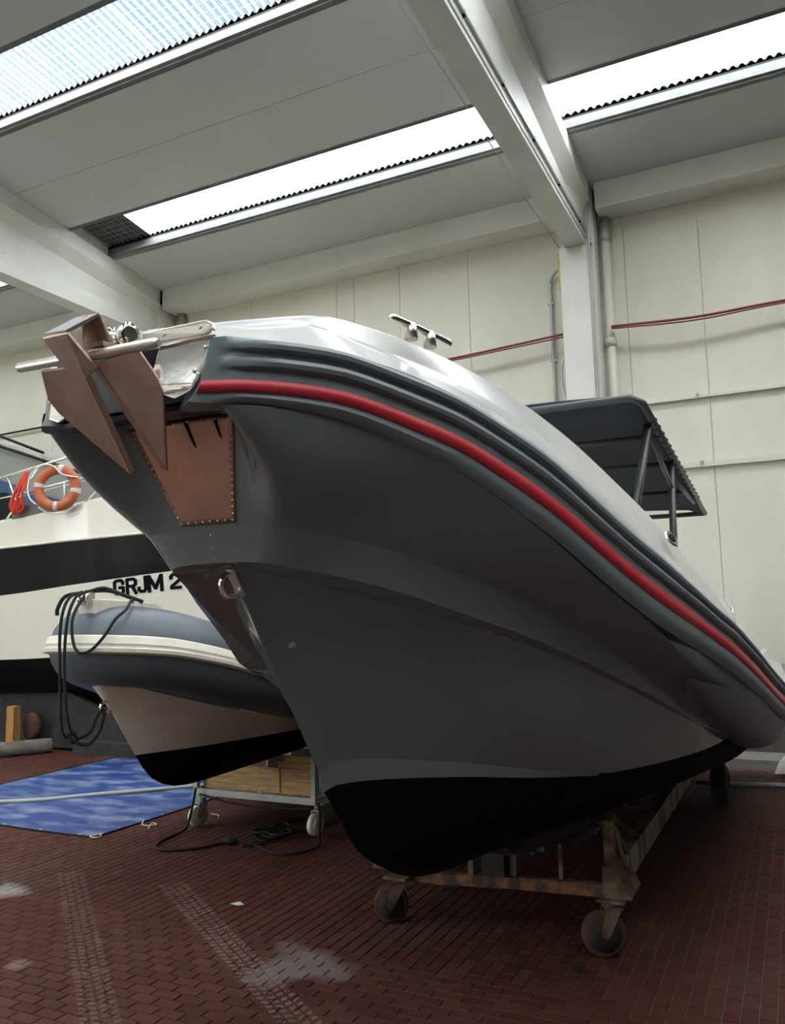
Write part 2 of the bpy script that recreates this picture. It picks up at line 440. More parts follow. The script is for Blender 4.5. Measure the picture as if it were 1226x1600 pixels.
tag(wf.build('wall_front', M['wall']), kind='structure')

tag(MB().b2((XL, YW - .02, 0), (XR, YW - .001, .34)).build('baseboard_back', M['darkwall']), kind='structure')

# roof: slabs, skylight strips
ceil = empty('ceiling', (0, 0, 7)); tag(ceil, 'sloping ceiling of grey precast slabs', kind='structure')
strips = [(7.82, 8.60), (5.18, 6.00), (2.60, 3.40), (-1.4, -.6), (-4.0, -3.2), (-6.6, -5.8)]
slabs = [(8.60, 10.2), (6.90, 7.82), (6.00, 6.90), (4.30, 5.18), (3.40, 4.30), (1.8, 2.60), (1.0, 1.8), (.2, 1.0), (-.6, .2), (-2.3, -1.4), (-3.2, -2.3), (-4.9, -4.0), (-5.8, -4.9), (-8.1, -6.6)]
def roof_pt(x, y, up=0):
    return (x, y, roof_z(y) + up)
for (a, b) in slabs:
    for i in range(4):
        x0, x1 = GX[i] + .12, GX[i + 1] - .12
        g = .003
        m = MB(); A, B = a + g, b - g
        lo = [roof_pt(x0, A), roof_pt(x1, A), roof_pt(x1, B), roof_pt(x0, B)]; hi = [roof_pt(q[0], q[1], .16) for q in lo]
        m.add(lo + hi, [(0, 1, 2, 3), (7, 6, 5, 4), (0, 4, 5, 1), (1, 5, 6, 2), (2, 6, 7, 3), (3, 7, 4, 0)])
        m.build('roof_slab', M['slab'], ceil)
m = MB()
for (a, b) in slabs:                          # weatherproof layer over the joints between slabs
    lo = [roof_pt(XL, a, .17), roof_pt(XR, a, .17), roof_pt(XR, b, .17), roof_pt(XL, b, .17)]; hi = [(q[0], q[1], q[2] + .05) for q in lo]
    m.add(lo + hi, [(0, 1, 2, 3), (7, 6, 5, 4), (0, 4, 5, 1), (1, 5, 6, 2), (2, 6, 7, 3), (3, 7, 4, 0)])
m.build('roof_membrane', M['asbestos'], ceil)

PER, AMP = .086, .021
def corrugated(x0, x1, ya, yb, up):
    n = int(round((x1 - x0) / PER * 8)); rows = []
    for yy in (ya, yb):
        rows.append([roof_pt(x0 + (x1 - x0) * i / n, yy, up + AMP * math.cos(2 * math.pi * (x0 + (x1 - x0) * i / n) / PER)) for i in range(n + 1)])
    return rows
wi = 0
for si, (a, b) in enumerate(strips):
    for i in range(4):
        wi += 1
        x0, x1 = GX[i] + .12, GX[i + 1] - .12
        wnd = empty('window_%d' % wi, roof_pt((x0 + x1) / 2, (a + b) / 2)); tag(wnd, kind='structure')
        # upstand kerbs on both long sides
        for ye, sgn in ((b, 1), (a, -1)):
            y0, y1 = (ye, ye + .06) if sgn > 0 else (ye - .06, ye)
            q = [roof_pt(x0, y0, .0), roof_pt(x1, y0, .0), roof_pt(x1, y1, .0), roof_pt(x0, y1, .0)]
            q = q + [(v[0], v[1], v[2] + .15) for v in q]
            MB().add(q, [(0, 1, 2, 3), (7, 6, 5, 4), (0, 4, 5, 1), (1, 5, 6, 2), (2, 6, 7, 3), (3, 7, 4, 0)]).build('upstand', M['upstand'], wnd)
            if sgn > 0:
                sh = MB(); zl = .03
                q = [roof_pt(x0, y0 - .035, .02), roof_pt(x1, y0 - .035, .02), roof_pt(x1, y0, .02), roof_pt(x0, y0, .02)]
                q = q + [(v[0], v[1], v[2] + .035) for v in q]
                sh.add(q, [(0, 1, 2, 3), (7, 6, 5, 4), (0, 4, 5, 1), (1, 5, 6, 2), (2, 6, 7, 3), (3, 7, 4, 0)]).build('ledge', M['upstand'], wnd)
            # wavy closer strip between kerb and sheet
            rows = corrugated(x0, x1, y0, y1, .205)
            top = rows[0]; bot = [roof_pt(v[0], y0, .148) for v in top]; top2 = rows[1]; bot2 = [roof_pt(v[0], y1, .148) for v in top2]
            MB().grid([bot, top, top2, bot2], False).build('closer_strip', M['closer'], wnd)
        npan = 8; pw = (x1 - x0) / npan
        for k in range(npan):
            xa, xb = x0 + k * pw - (.05 if k else 0), x0 + (k + 1) * pw
            dark = (si == 0 and i == 1 and k == 0) or i == 3  # right bay out of view, made opaque to cut light; single pane is real
            rows = corrugated(xa, xb, a - .12, b + .12, .21 + (.003 if k % 2 else 0))
            MB().grid(rows, True).build('pane', M['asbestos'] if dark else M['sheet'], wnd, fix=False)
        if si < 2 and i in (0, 1, 2):
            ms = MB()
            xx = x0 + .05
            while xx < x1:
                ms.bar(roof_pt(xx, a, .19), roof_pt(xx, b, .19), .0035, .0035); xx += .12
            for j in range(1, 8):
                yy = a + (b - a) * j / 8; ms.bar(roof_pt(x0, yy, .19), roof_pt(x1, yy, .19), .0035, .0035)
            o = ms.build('safety_mesh', M['steelgrey'], wnd, fix=False); o['kind'] = 'stuff'
        # end cheeks beside the girders
        for xx in (x0 - .10, x1 + .10):
            q = [roof_pt(xx - .1, a, .0), roof_pt(xx + .1, a, .0), roof_pt(xx + .1, b, .0), roof_pt(xx - .1, b, .0)]
            q = q + [(v[0], v[1], v[2] + .26) for v in q]
            MB().add(q, [(0, 1, 2, 3), (7, 6, 5, 4), (0, 4, 5, 1), (1, 5, 6, 2), (2, 6, 7, 3), (3, 7, 4, 0)]).build('cheek', M['concrete'], wnd)

# girders: tapered precast I-section, bottom level, top following the roof
GZ = 6.04
def girder(gx, label):
    o = empty('roof_girder', (gx, YW, GZ)); tag(o, label, kind='structure')
    st = [9.98, 9.3, 8.9, 8.0, 6.5, 5, 3.5, 2, 1.0, 0, -2, -4, -6, -7.95]
    rows = []
    for y in st:
        zt = roof_z(y) + .0; blend = min(1, max(0, (9.5 - y) / .7)); wb_ = .20 - .12 * blend     # solid end block thins into the web
        fb = .125; ft = .20; hb = .17; ht = .22
        prof = [(-fb, GZ), (fb, GZ), (fb, GZ + hb), (wb_ if blend < .5 else .075, GZ + hb + .10), (wb_ if blend < .5 else .075, zt - ht - .16), (ft, zt - ht), (ft, zt), (-ft, zt)]
        if blend < .5:
            prof[2] = (max(fb, .125), GZ + hb); prof[3] = (.125, GZ + hb + .1); prof[4] = (.135, zt - ht - .1)
        prof += [(-q[0], q[1]) for q in prof[5:1:-1]][1:] if False else [(-p[0], p[1]) for p in (prof[5], prof[4], prof[3], prof[2])]
        rows.append([(gx + px, y, pz) for px, pz in prof])
    m = MB(); m.grid(rows, False, True); m.add(rows[0], [tuple(range(len(rows[0])))]); m.add(rows[-1], [tuple(range(len(rows[0])))[::-1]])
    g = m.build('beam', M['concrete'], o)
    return o
gl = ['white tapered concrete roof girder outside the frame on the far left', 'white tapered concrete roof girder on the left above the anchor', 'white tapered concrete roof girder on the right meeting the wall column with conduit']
girds = []
for gx, lb in zip(GX[1:4], [gl[1], gl[2], 'white tapered concrete roof girder right of the camera']):
    girds.append(girder(gx, lb))
# thin cable clipped along the right-hand girder's lower flange
gtrunk = MB()
gtrunk.bar((-1.99 + .03, 9.6, GZ + .16), (-1.99 + .03, 0, GZ + .16), .022, .022)
gtrunk.bar((-1.99 + .016, 9.6, GZ + .06), (-1.99 + .016, 0, GZ + .06), .016, .016)
ct = gtrunk.build('cable_conduit', M['steelgrey']); tag(ct, 'thin grey conduit clipped along the right roof girder flange', 'conduit')
for k in range(9):
    MB().box((-1.965, 9.3 - k * .95, GZ + .16), (.03, .03, .045)).build('clip', M['blackplastic'], ct)
for gx, nm in zip(GX[1:4], ['left wall column behind the anchor', 'wall column under the right girder beside the downpipe', 'wall column right of the frame']):
    c = MB(); c.b2((gx - .20, 9.6, 0), (gx + .16, YW, GZ)); c.b2((gx + .02, 9.62, GZ), (gx + .2, YW, roof_z(9.7))); c.b2((gx + .16, 9.68, 0), (gx + .215, YW, roof_z(9.7) - .02))
    tag(c.build('wall_column', M['concrete'], bevel=.008), 'white concrete ' + nm, kind='structure')
for i in range(4):
    x0, x1 = GX[i] + .26, GX[i + 1] - .22
    e = MB(); e.b2((x0, 9.62, 6.46), (x1, YW, 6.795)); tag(e.build('eaves_beam', M['concrete'], bevel=.006), 'white concrete eaves beam along the wall top', kind='structure')

# pipes, conduits and cables on the back wall
def thing_tube(name, pts, r, m, label, cat, sides=10, group=None, smooth_n=0):
    p = spline(pts, smooth_n) if smooth_n else pts
    return tag(MB().tube(p, r, sides).build(name, m), label, cat, group)
dp = empty('downpipe', (-1.79, 9.93, 0)); tag(dp, 'cream rain downpipe right of the wall column', 'pipe')
MB().tube([(-1.79, 9.92, 0), (-1.79, 9.92, 6.2)], .055, 14).build('pipe', M['pipe'], dp)
MB().lathe((-1.79, 9.92, 6.15), (0, 0, 1), [(0, .062), (.05, .066), (.3, .062)]).build('socket', M['steelgrey'], dp)
MB().lathe((-1.79, 9.92, 4.80), (0, 0, 1), [(0, .068), (.10, .068)]).build('coupling', M['pipe'], dp)
dp2 = empty('downpipe', (-8.52, 9.93, 0)); tag(dp2, 'grey rain downpipe right of the left wall column', 'pipe')
MB().tube([(-8.50, 9.92, 0), (-8.50, 9.92, 6.46)], .055, 14).build('pipe', M['steelgrey'], dp2)
MB().lathe((-8.50, 9.92, 6.2), (0, 0, 1), [(0, .062), (.05, .066), (.26, .062)]).build('socket', M['steelgrey'], dp2)
cd = empty('conduit', (-2.5, 9.97, 0)); tag(cd, 'grey steel conduit bending into the left side of the column', 'conduit')
MB().tube(spline([(-2.52, 9.96, 0), (-2.52, 9.96, 4), (-2.52, 9.96, 5.62), (-2.51, 9.96, 5.78), (-2.45, 9.93, 5.88), (-2.32, 9.86, 5.93)], 6), .022, 10).build('pipe', M['steelgrey'], cd)
for z in (4.05, 4.75, 5.5): MB().box((-2.52, 9.965, z), (.075, .045, .03)).build('clip', M['steelgrey'], cd)
tag(MB().plate([(-2.385, 9.88, 6.14), (-2.345, 9.88, 6.12), (-2.35, 9.88, 5.62), (-2.38, 9.88, 5.62)], .03).build('yellow_bracket', M['yellow']), 'yellow metal bracket on the column beside the bent conduit', 'bracket')
thing_tube('cable', [(-2.31, 9.94, 4.85), (-2.40, 9.95, 4.7), (-2.42, 9.95, 4.45), (-2.36, 9.95, 4.2), (-2.31, 9.95, 4.1)], .009, M['steelgrey'], 'short grey cable loop bowing out left of the column', 'cable', smooth_n=5)
thing_tube('cable', [(-1.91, 9.665, 6.75), (-1.92, 9.60, 6.62), (-1.92, 9.59, 6.4), (-1.925, 9.57, 6.1), (-1.925, 9.58, 5.6), (-1.92, 9.585, 4.5), (-1.92, 9.585, 3.0), (-1.92, 9.585, 0)], .013, M['steelgrey'], 'thin grey cable running down the corner of the right column', 'cable', smooth_n=4)
for pts, lb in [([(-1.76, 9.82, 5.02), (-.8, 9.81, 4.96), (.2, 9.84, 4.99), (2.5, 9.85, 5.0), (4.5, 9.86, 5.04)], 'dark red cable bundle strung across the wall right of the column'),
                ([(-8.7, 9.82, 5.05), (-6.5, 9.84, 4.96), (-4.2, 9.84, 4.95), (-2.31, 9.86, 5.04)], 'dark red cable bundle strung across the wall above the cleat')]:
    cb = empty('cable_bundle', pts[0]); tag(cb, lb, 'cable')
    MB().tube(spline(pts, 8), .016, 8).build('strand', M['redcable'], cb)
    MB().tube(spline([(p[0], p[1] - .01, p[2] - .03 - .01 * (i % 2)) for i, p in enumerate(pts)], 8), .010, 8).build('strand', M['redcable'], cb)
thing_tube('cable', [(XL, 9.95, 5.02), (-12.7, 9.95, 4.98), (-11.4, 9.95, 5.0), (-9.1, 9.95, 5.0)], .016, M['blackplastic'], 'black cable along the wall left of the anchor', 'cable')
for z, h, lb in [(4.05, .028, 'thin horizontal conduit on the wall above the boat canopy'), (3.25, .06, 'flat cable trunking on the wall right of the boat canopy')]:
    c = empty('wall_trunking', (.5, 9.97, z)); tag(c, lb, 'conduit')
    MB().b2((-1.7, 9.955, z - h / 2), (4.4, YW, z + h / 2)).build('channel', M['pipe'], c)
    for k in range(3): MB().box((-.85 + k * 1.7, 9.953, z + .02), (.035, .03, .04)).build('clip', M['steelgrey'], c)
thing_tube('lamp_wire', [(-2.9, 0.5, 7.4), (-2.62, 5.2, 6.72), (-2.42, 8.4, 6.28), (-2.33, 9.75, 6.12)], .005, M['hose'], 'thin pale wire strung from the ceiling to the column', 'wire', sides=6)
for x, z in ((-2.40, 5.45), (-2.41, 4.98), (-2.41, 4.02)):
    pass

# ------------------------------------------------------------------ big grey boat
XC = -1.47
def P(s, b, z): return (XC + b, s, z)
T_S = smooth_table([(1.45, .261, 2.125), (1.593, .337, 2.152), (1.752, .421, 2.162), (1.858, .475, 2.156), (2.014, .551, 2.126), (2.188, .633, 2.085), (2.385, .721, 2.011), (2.581, .804, 1.927), (2.808, .893, 1.813), (3.037, .976, 1.708), (3.312, 1.068, 1.603), (3.534, 1.134, 1.529), (3.70, 1.190, 1.462), (3.803, 1.222, 1.425), (4.145, 1.295, 1.300), (4.79, 1.382, 1.107), (5.6, 1.43, 1.0), (7, 1.44, .96), (8.7, 1.40, .95)])
T_K = smooth_table([(1.93, .205, 1.738), (2.091, .299, 1.71), (2.298, .407, 1.659), (2.547, .52, 1.586), (2.885, .657, 1.489), (3.277, .795, 1.357), (3.829, .951, 1.172), (4.328, 1.055, 1.015), (4.857, 1.131, .915), (5.7, 1.20, .80), (7, 1.24, .74), (8.7, 1.23, .72)])
T_D = smooth_table([(1.955, .292, 1.832), (2.1, .345, 1.812), (2.25, .405, 1.785), (2.433, .482, 1.74), (2.841, .652, 1.625), (3.177, .775, 1.489), (3.51, .877, 1.346), (4.079, 1.015, 1.133), (4.658, 1.117, .974), (5.8, 1.22, .83), (7, 1.25, .78), (8.7, 1.24, .76)])
T_E = smooth_table([(1.688, .367, 2.115), (1.879, .463, 2.101), (2.077, .56, 2.055), (2.306, .665, 1.966), (2.579, .78, 1.835), (2.873, .894, 1.673), (3.199, 1.008, 1.521), (3.501, 1.101, 1.349), (3.9, 1.19, 1.25), (4.5, 1.27, 1.12), (5.5, 1.32, .95), (7, 1.33, .9), (8.7, 1.30, .88)])
N_E = [(1.70, 0, 2.175), (1.70, .12, 2.172), (1.685, .185, 2.158), (1.60, .235, 2.125), (1.54, .275, 2.105), (1.555, .31, 2.106), (1.64, .353, 2.113), (1.80, .424, 2.111)]
N_D = [(1.845, 0, 1.85), (1.845, .08, 1.85), (1.845, .14, 1.85), (1.848, .19, 1.848), (1.858, .225, 1.846), (1.88, .252, 1.842), (1.91, .272, 1.838), (1.945, .288, 1.833)]
N_K = [(1.872, 0, 1.757), (1.872, .06, 1.757), (1.872, .10, 1.755), (1.876, .14, 1.752), (1.89, .168, 1.748), (1.91, .19, 1.743), (1.933, .207, 1.738), (1.96, .225, 1.733)]
BODY = [2.0, 2.08, 2.18, 2.3, 2.42, 2.56, 2.72, 2.88, 3.06, 3.24, 3.44, 3.66, 3.9, 4.2, 4.6, 5.2, 6, 7, 8.7]
def line(nose, tab):
    a = [tuple(q) for q in spline(nose, 4)]
    for s in BODY:
        b, z = at_s(tab, s); a.append((s, float(b), float(z)))
    return np.array(a)
def both(a):
    """mirror a centre-out line to one running starboard end -> centre -> port end"""
    m = a[1:].copy(); m[:, 1] *= -1
    return [P(*q) for q in np.vstack([m[::-1], a])]
N_0 = [(1.70, 0, 2.175), (1.70, .12, 2.172), (1.698, .19, 2.16), (1.70, .25, 2.145), (1.71, .30, 2.13), (1.735, .345, 2.121), (1.765, .388, 2.116), (1.81, .43, 2.111)]   # blunt bow without the collar horns
L0 = line(N_0, T_E)
LE, LD, LK = line(N_E, T_E), line(N_D, T_D), line(N_K, T_K)
boat = empty('rib_boat', (XC, 4.5, 0)); tag(boat, 'large dark grey boat with red striped rubber collar and white deck, on a rusty trailer', 'boat')
def topside(t):
    """topside row: t=0 under the collar, t=1 at the knuckle band; full at the bow, hollow flare aft"""
    a = L0 * (1 - t) + LD * t + (LE - L0) * (1 - t) ** 1.1
    sn = math.sin(math.pi * t)
    a[:, 1] *= 1 + .13 * sn * np.clip((2.1 - a[:, 0]) / .25, 0, 1)
    a[:, 1] -= .010 * sn * np.clip((a[:, 0] - 2.0) / .6, 0, 1) * np.clip((5 - a[:, 0]) / 1.5, 0, 1)
    return a
rows = [both(topside(k / 14)) for k in range(15)]
hull = MB(); hull.grid(rows, True)
o_top = hull.build('hull_topside', M['hull'], boat, fix=True)
MB().grid([both(LD), both(LD * .5 + LK * .5), both(LK)], True).build('knuckle_band', M['hull'], boat)
# step under the knuckle and the lower hull
T_I = smooth_table([(1.93, 0, 1.752), (1.97, .025, 1.747), (2.02, .06, 1.735), (2.12, .13, 1.705), (2.25, .215, 1.672), (2.5, .38, 1.60), (2.8, .545, 1.513), (3.15, .695, 1.40), (3.6, .85, 1.248), (4.1, .985, 1.085), (4.6, 1.06, .965), (5.5, 1.15, .825), (7, 1.20, .74), (8.7, 1.20, .72)])
NI = 40
def param_line(tab, s0, n=NI, pw=1.7, s1=8.7):
    out = []
    for k in range(n + 1):
        s = s0 + (s1 - s0) * (k / n) ** pw
        b, z = at_s(tab, s); out.append((s, float(b), float(z)))
    return np.array(out)
LI = param_line(T_I, 1.93)
# underside of the knuckle: from outer knuckle line to the inner one, resampled to the same count
def resample(a, n):
    d = np.r_[0, np.cumsum(np.linalg.norm(np.diff(a, axis=0), axis=1))]; t = np.linspace(0, d[-1], n)
    return np.array([[np.interp(q, d, a[:, i]) for i in range(3)] for q in t])
RK, RI = [], []
for q in LK:
    RK.append(q)
    s = max(1.93, q[0])
    b, z = at_s(T_I, s)
    RI.append((s, min(float(b), q[1]), float(z)))
MB().grid([both(np.array(RK)), both(np.array(RI))], False).build('knuckle_underside', M['hull'], boat)
T_B = smooth_table([(2.416, 0, 1.089), (2.48, .02, 1.111), (2.561, .075, 1.109), (2.69, .16, 1.093), (2.982, .338, 1.039), (3.299, .517, .969), (3.693, .711, .902), (4.3, .93, .82), (5.2, 1.08, .74), (6.5, 1.15, .69), (8.7, 1.15, .67)])
LB = param_line(T_B, 2.416)
rows = []
for k in range(9):
    t = k / 8; a = LI * (1 - t) + LB * t
    a[:, 1] += .012 * math.sin(math.pi * t) * np.clip((a[:, 0] - 2.2) / .8, 0, 1)
    rows.append(a)
low = MB(); low.grid([[P(*q) for q in r] for r in rows], True); low.grid([[P(q[0], -q[1], q[2]) for q in r] for r in rows], True)
o_low = low.build('hull_lower', M['hull'], boat, fix=True)
def cut(o, co, no, newname, m):
    """split a mesh by a plane: the part below goes to a new painted part"""
    bm = bmesh.new(); bm.from_mesh(o.data)
    co = Vector(co) - wloc(o)
    r = bmesh.ops.bisect_plane(bm, geom=bm.verts[:] + bm.edges[:] + bm.faces[:], plane_co=co, plane_no=no, clear_outer=False, clear_inner=False)
    bm2 = bm.copy()
    n = Vector(no)
    bmesh.ops.delete(bm, geom=[f for f in bm.faces if (f.calc_center_median() - co).dot(n) < 0], context='FACES')
    bmesh.ops.delete(bm2, geom=[f for f in bm2.faces if (f.calc_center_median() - co).dot(n) >= 0], context='FACES')
    bm.to_mesh(o.data); me = D.meshes.new(newname); bm2.to_mesh(me); me.materials.append(m)
    o2 = D.objects.new(newname, me); COL.objects.link(o2); o2.parent = o.parent; o2.location = o.location
    bm.free(); bm2.free(); return o2
cut(o_low, (XC, 3.69, .905), (0, 0, 1), 'painted_side', M['antifoul'])
# chine strip and bottom
LB2 = LB.copy()
dz = .072 * np.clip(1 - (LB[:, 0] - 2.45) / 1.1, 0, 1) + .012
LB2[:, 2] -= dz; LB2[:, 1] = np.maximum(0, LB2[:, 1] - .012 * np.clip((LB[:, 0] - 2.45) / .1, 0, 1)); LB2[0] = (2.43, 0, 1.04)
kc = int(np.searchsorted(LB[:, 0], 3.6))
for nm_, m_, sl in (('chine_strip', M['hull'], slice(0, kc + 1)), ('chine_strip', M['antifoul'], slice(kc, None))):
    st = MB()
    for sg_ in (1, -1): st.grid([[P(q[0], sg_ * q[1], q[2]) for q in LB[sl]], [P(q[0], sg_ * q[1], q[2]) for q in LB2[sl]]], True)
    st.build(nm_, m_, boat)
T_Q = smooth_table([(2.43, 0, 1.04), (2.532, 0, .931), (2.664, 0, .781), (2.834, 0, .676), (3.111, 0, .558), (3.438, 0, .487), (3.83, 0, .437), (5.036, 0, .312), (6.5, 0, .27), (8.7, 0, .25)])
LQ = param_line(T_Q, 2.43)
rows = []
for k in range(7):
    t = k / 6; a = LB2 * (1 - t) + LQ * t
    a[:, 2] -= .03 * math.sin(math.pi * t) * np.clip((a[:, 0] - 2.6) / .6, 0, 1)
    rows.append(a)
bo = MB(); bo.grid([[P(*q) for q in r] for r in rows], True); bo.grid([[P(q[0], -q[1], q[2]) for q in r] for r in rows], True)
bo.build('hull_bottom', M['antifoul'], boat)
# transom
tr = MB(); prof = [LE[-1], LD[-1], LK[-1], LI[-1], LB[-1], LB2[-1], LQ[-1]]
poly = [P(*q) for q in prof] + [P(q[0], -q[1], q[2]) for q in prof[-2::-1]]
tr.plate(poly, .03).build('transom', M['white'], boat)

# rubber collar, swept profile
def hG(s): return np.interp(s, [1.45, 1.9, 2.5, 3.2, 3.6, 4.3, 8.7], [.130, .137, .165, .16, .13, .11, .11])
def hE(s): return np.interp(s, [1.45, 1.9, 2.5, 3.2, 3.6, 4.3, 8.7], [.035, .055, .09, .11, .10, .08, .08])
sS = np.r_[np.r_[1.47, 1.476, 1.485, 1.5, 1.52, 1.545], np.linspace(1.58, 3.4, 32), np.linspace(3.46, 4.3, 16), np.linspace(4.5, 8.7, 14)]
def collar_rows(profile, sgn):
    rows = []
    for s in sS:
        b, z = at_s(T_S, s); b2, _ = at_s(T_S, s + .05); b1, _ = at_s(T_S, s - .05)
        tg = np.array([.1 if s > 1.5 else .05, b2 - b1]); tg /= np.linalg.norm(tg); nm = np.array([-tg[1], tg[0]])   # (ds, db) outward
        fade = np.clip((s - 1.50) / .10, 0, 1)
        row = []
        e0 = 1 - (.06 if sgn > 0 else .25) * (1 - np.clip((s - 1.47) / (.03 if sgn > 0 else .06), 0, 1)) ** 2
        for db, f in profile:
            dz = f * (hG(s) if f > 0 else hE(s))
            o = db if db < -.03 or len(profile) < 6 else db * fade
            o = -.055 + (o + .055) * e0
            slant = ((-.004 if sgn > 0 else .028) + .022 * f) * np.clip((2.0 - s) / .5, 0, 1)
            row.append(P(s + slant + nm[0] * o, sgn * (b + nm[1] * o + slant * tg[1]), z + .03 * (1 - e0) + dz * e0))
        rows.append(row)
    return rows
PROF = [(-.02, -1.0), (-.004, -.85), (.004, -.6), (.0, -.25), (.0, .12), (.0, .22), (-.004, .36), (.014, .40), (.018, .48), (.014, .56), (-.006, .60), (-.008, .72), (.010, .76), (.012, .84), (.006, .92), (-.02, 1.0), (-.11, 1.0), (-.11, -.9)]
def sharp(o, deg=28):
    me = o.data
    bm = bmesh.new(); bm.from_mesh(me)
    for e_ in bm.edges:
        if len(e_.link_faces) == 2 and e_.calc_face_angle(0) > math.radians(deg): e_.smooth = False
    bm.to_mesh(me); bm.free()
for sgn in (1, -1):
    m = MB(); rows = collar_rows(PROF, sgn); m.grid(rows, True, True)
    m.add(rows[0], [tuple(range(len(PROF)))]); m.add(rows[-1], [tuple(range(len(PROF)))[::-1]])
    o = m.build('collar', M['collar'], boat); sharp(o, 35)
    m = MB(); rows = collar_rows([(-.012, -.30), (.006, -.26), (.006, .14), (-.012, .18)], sgn); m.grid(rows, True)
    m.build('red_stripe', M['red'], boat)
# inflatable tube aft
for sgn in (1, -1):
    cl = spline([(3.30, 1.0, 1.48, .02), (3.5, 1.035, 1.43, .06), (3.75, 1.065, 1.36, .10), (4.0, 1.095, 1.29, .135), (4.3, 1.13, 1.20, .165), (4.65, 1.155, 1.12, .185), (5.0, 1.165, 1.05, .20), (5.6, 1.18, .96, .21), (7, 1.19, .88, .215), (8.5, 1.17, .86, .215), (8.8, 1.17, .86, .14)], 6)
    MB().tube([P(q[0], sgn * q[1], q[2]) for q in cl], [max(.01, q[3]) for q in cl], 24).build('tube', M['tube'], boat)
# white deck
T_G = smooth_table([(1.513, .262, 2.251), (1.648, .337, 2.281), (1.782, .405, 2.294), (1.93, .479, 2.291), (2.096, .557, 2.27), (2.282, .643, 2.225), (2.495, .733, 2.139), (2.676, .807, 2.055), (2.96, .913, 1.929), (3.214, 1.0, 1.802), (3.528, 1.095, 1.666), (3.691, 1.13, 1.595), (4.3, 1.25, 1.38), (5.322, 1.36, 1.14), (7, 1.38, 1.06), (8.7, 1.35, 1.03)])
T_W = smooth_table([(1.50, .14, 2.295), (1.6, .205, 2.33), (1.733, .279, 2.358), (1.855, .342, 2.392), (2.008, .419, 2.366), (2.155, .491, 2.338), (2.396, .602, 2.281), (2.713, .737, 2.179), (3.033, .859, 2.055), (3.288, .948, 1.929), (3.598, 1.043, 1.762), (3.922, 1.129, 1.6), (4.5, 1.20, 1.42), (5.3, 1.27, 1.22), (7, 1.28, 1.13), (8.7, 1.25, 1.1)])
T_H = smooth_table([(1.509, .027, 2.316), (1.642, .099, 2.368), (1.806, .186, 2.423), (1.991, .281, 2.475), (2.159, .363, 2.475), (2.3, .428, 2.461), (2.507, .52, 2.425), (2.745, .62, 2.36), (3.027, .727, 2.262), (3.321, .829, 2.135), (3.69, .939, 1.979), (4.105, 1.041, 1.797), (4.487, 1.113, 1.648), (5.0, 1.17, 1.45), (5.6, 1.2, 1.3), (7, 1.2, 1.22), (8.7, 1.18, 1.2)])
sD = np.r_[np.linspace(1.53, 4.6, 52), np.linspace(4.8, 8.7, 12)]
def drow(tab, db=0, dz=0, sgn=1, lim=None):
    out = []
    for s in sD:
        b, z = at_s(tab, s); out.append(P(s, sgn * max(0, b + db), z + dz))
    return out
for_rows = []
dk = MB()
for sgn in (1, -1):
    g0 = drow(T_G, -.02, -.03, sgn); g1 = drow(T_G, -.012, .004, sgn)
    w1 = drow(T_W, .012, -.01, sgn); w0 = drow(T_W, 0, 0, sgn); w2 = drow(T_W, -.02, .004, sgn)
    hm = [tuple((np.array(a) * .5 + np.array(b) * .5) + np.array([0, 0, -.012])) for a, b in zip(w2, drow(T_H, 0, 0, sgn))]
    h0 = drow(T_H, .012, -.008, sgn); h1 = drow(T_H, 0, 0, sgn); h2 = drow(T_H, -.03, .0, sgn)
    inn, inn2 = [], []
    for s in sD:
        b, z = at_s(T_H, s); dpt = .45 * np.clip((s - 2.5) / .5, 0, 1)
        inn.append(P(s, sgn * max(0, b - .06), z - dpt + .004)); inn2.append(P(s, 0, z - dpt + .01))
    dk.grid([g0, g1, w1, w0, w2, hm, h0, h1, h2, inn, inn2], True)
o = dk.build('deck', M['white'], boat); sharp(o, 50)
# front bulkhead between the two collar ends and a dark plate painting in the shade of the anchor recess
fr = MB()
fr.plate([P(1.535, -.26, 2.16), P(1.535, .26, 2.16), P(1.535, .265, 2.255), P(1.535, .14, 2.30), P(1.535, .03, 2.33), P(1.535, -.03, 2.33), P(1.535, -.14, 2.30), P(1.535, -.265, 2.255)], .02).build('bow_bulkhead', M['white'], boat)
MB().plate([P(1.518, -.24, 2.12), P(1.518, .24, 2.12), P(1.518, .24, 2.275), P(1.518, -.24, 2.275)], .02).build('anchor_locker', M['lockershade'], boat)
MB().plate([P(1.52, -.25, 2.11), P(1.70, -.2, 2.15), P(1.70, .2, 2.15), P(1.52, .25, 2.11)], .012).build('locker_floor', M['lockershade'], boat)
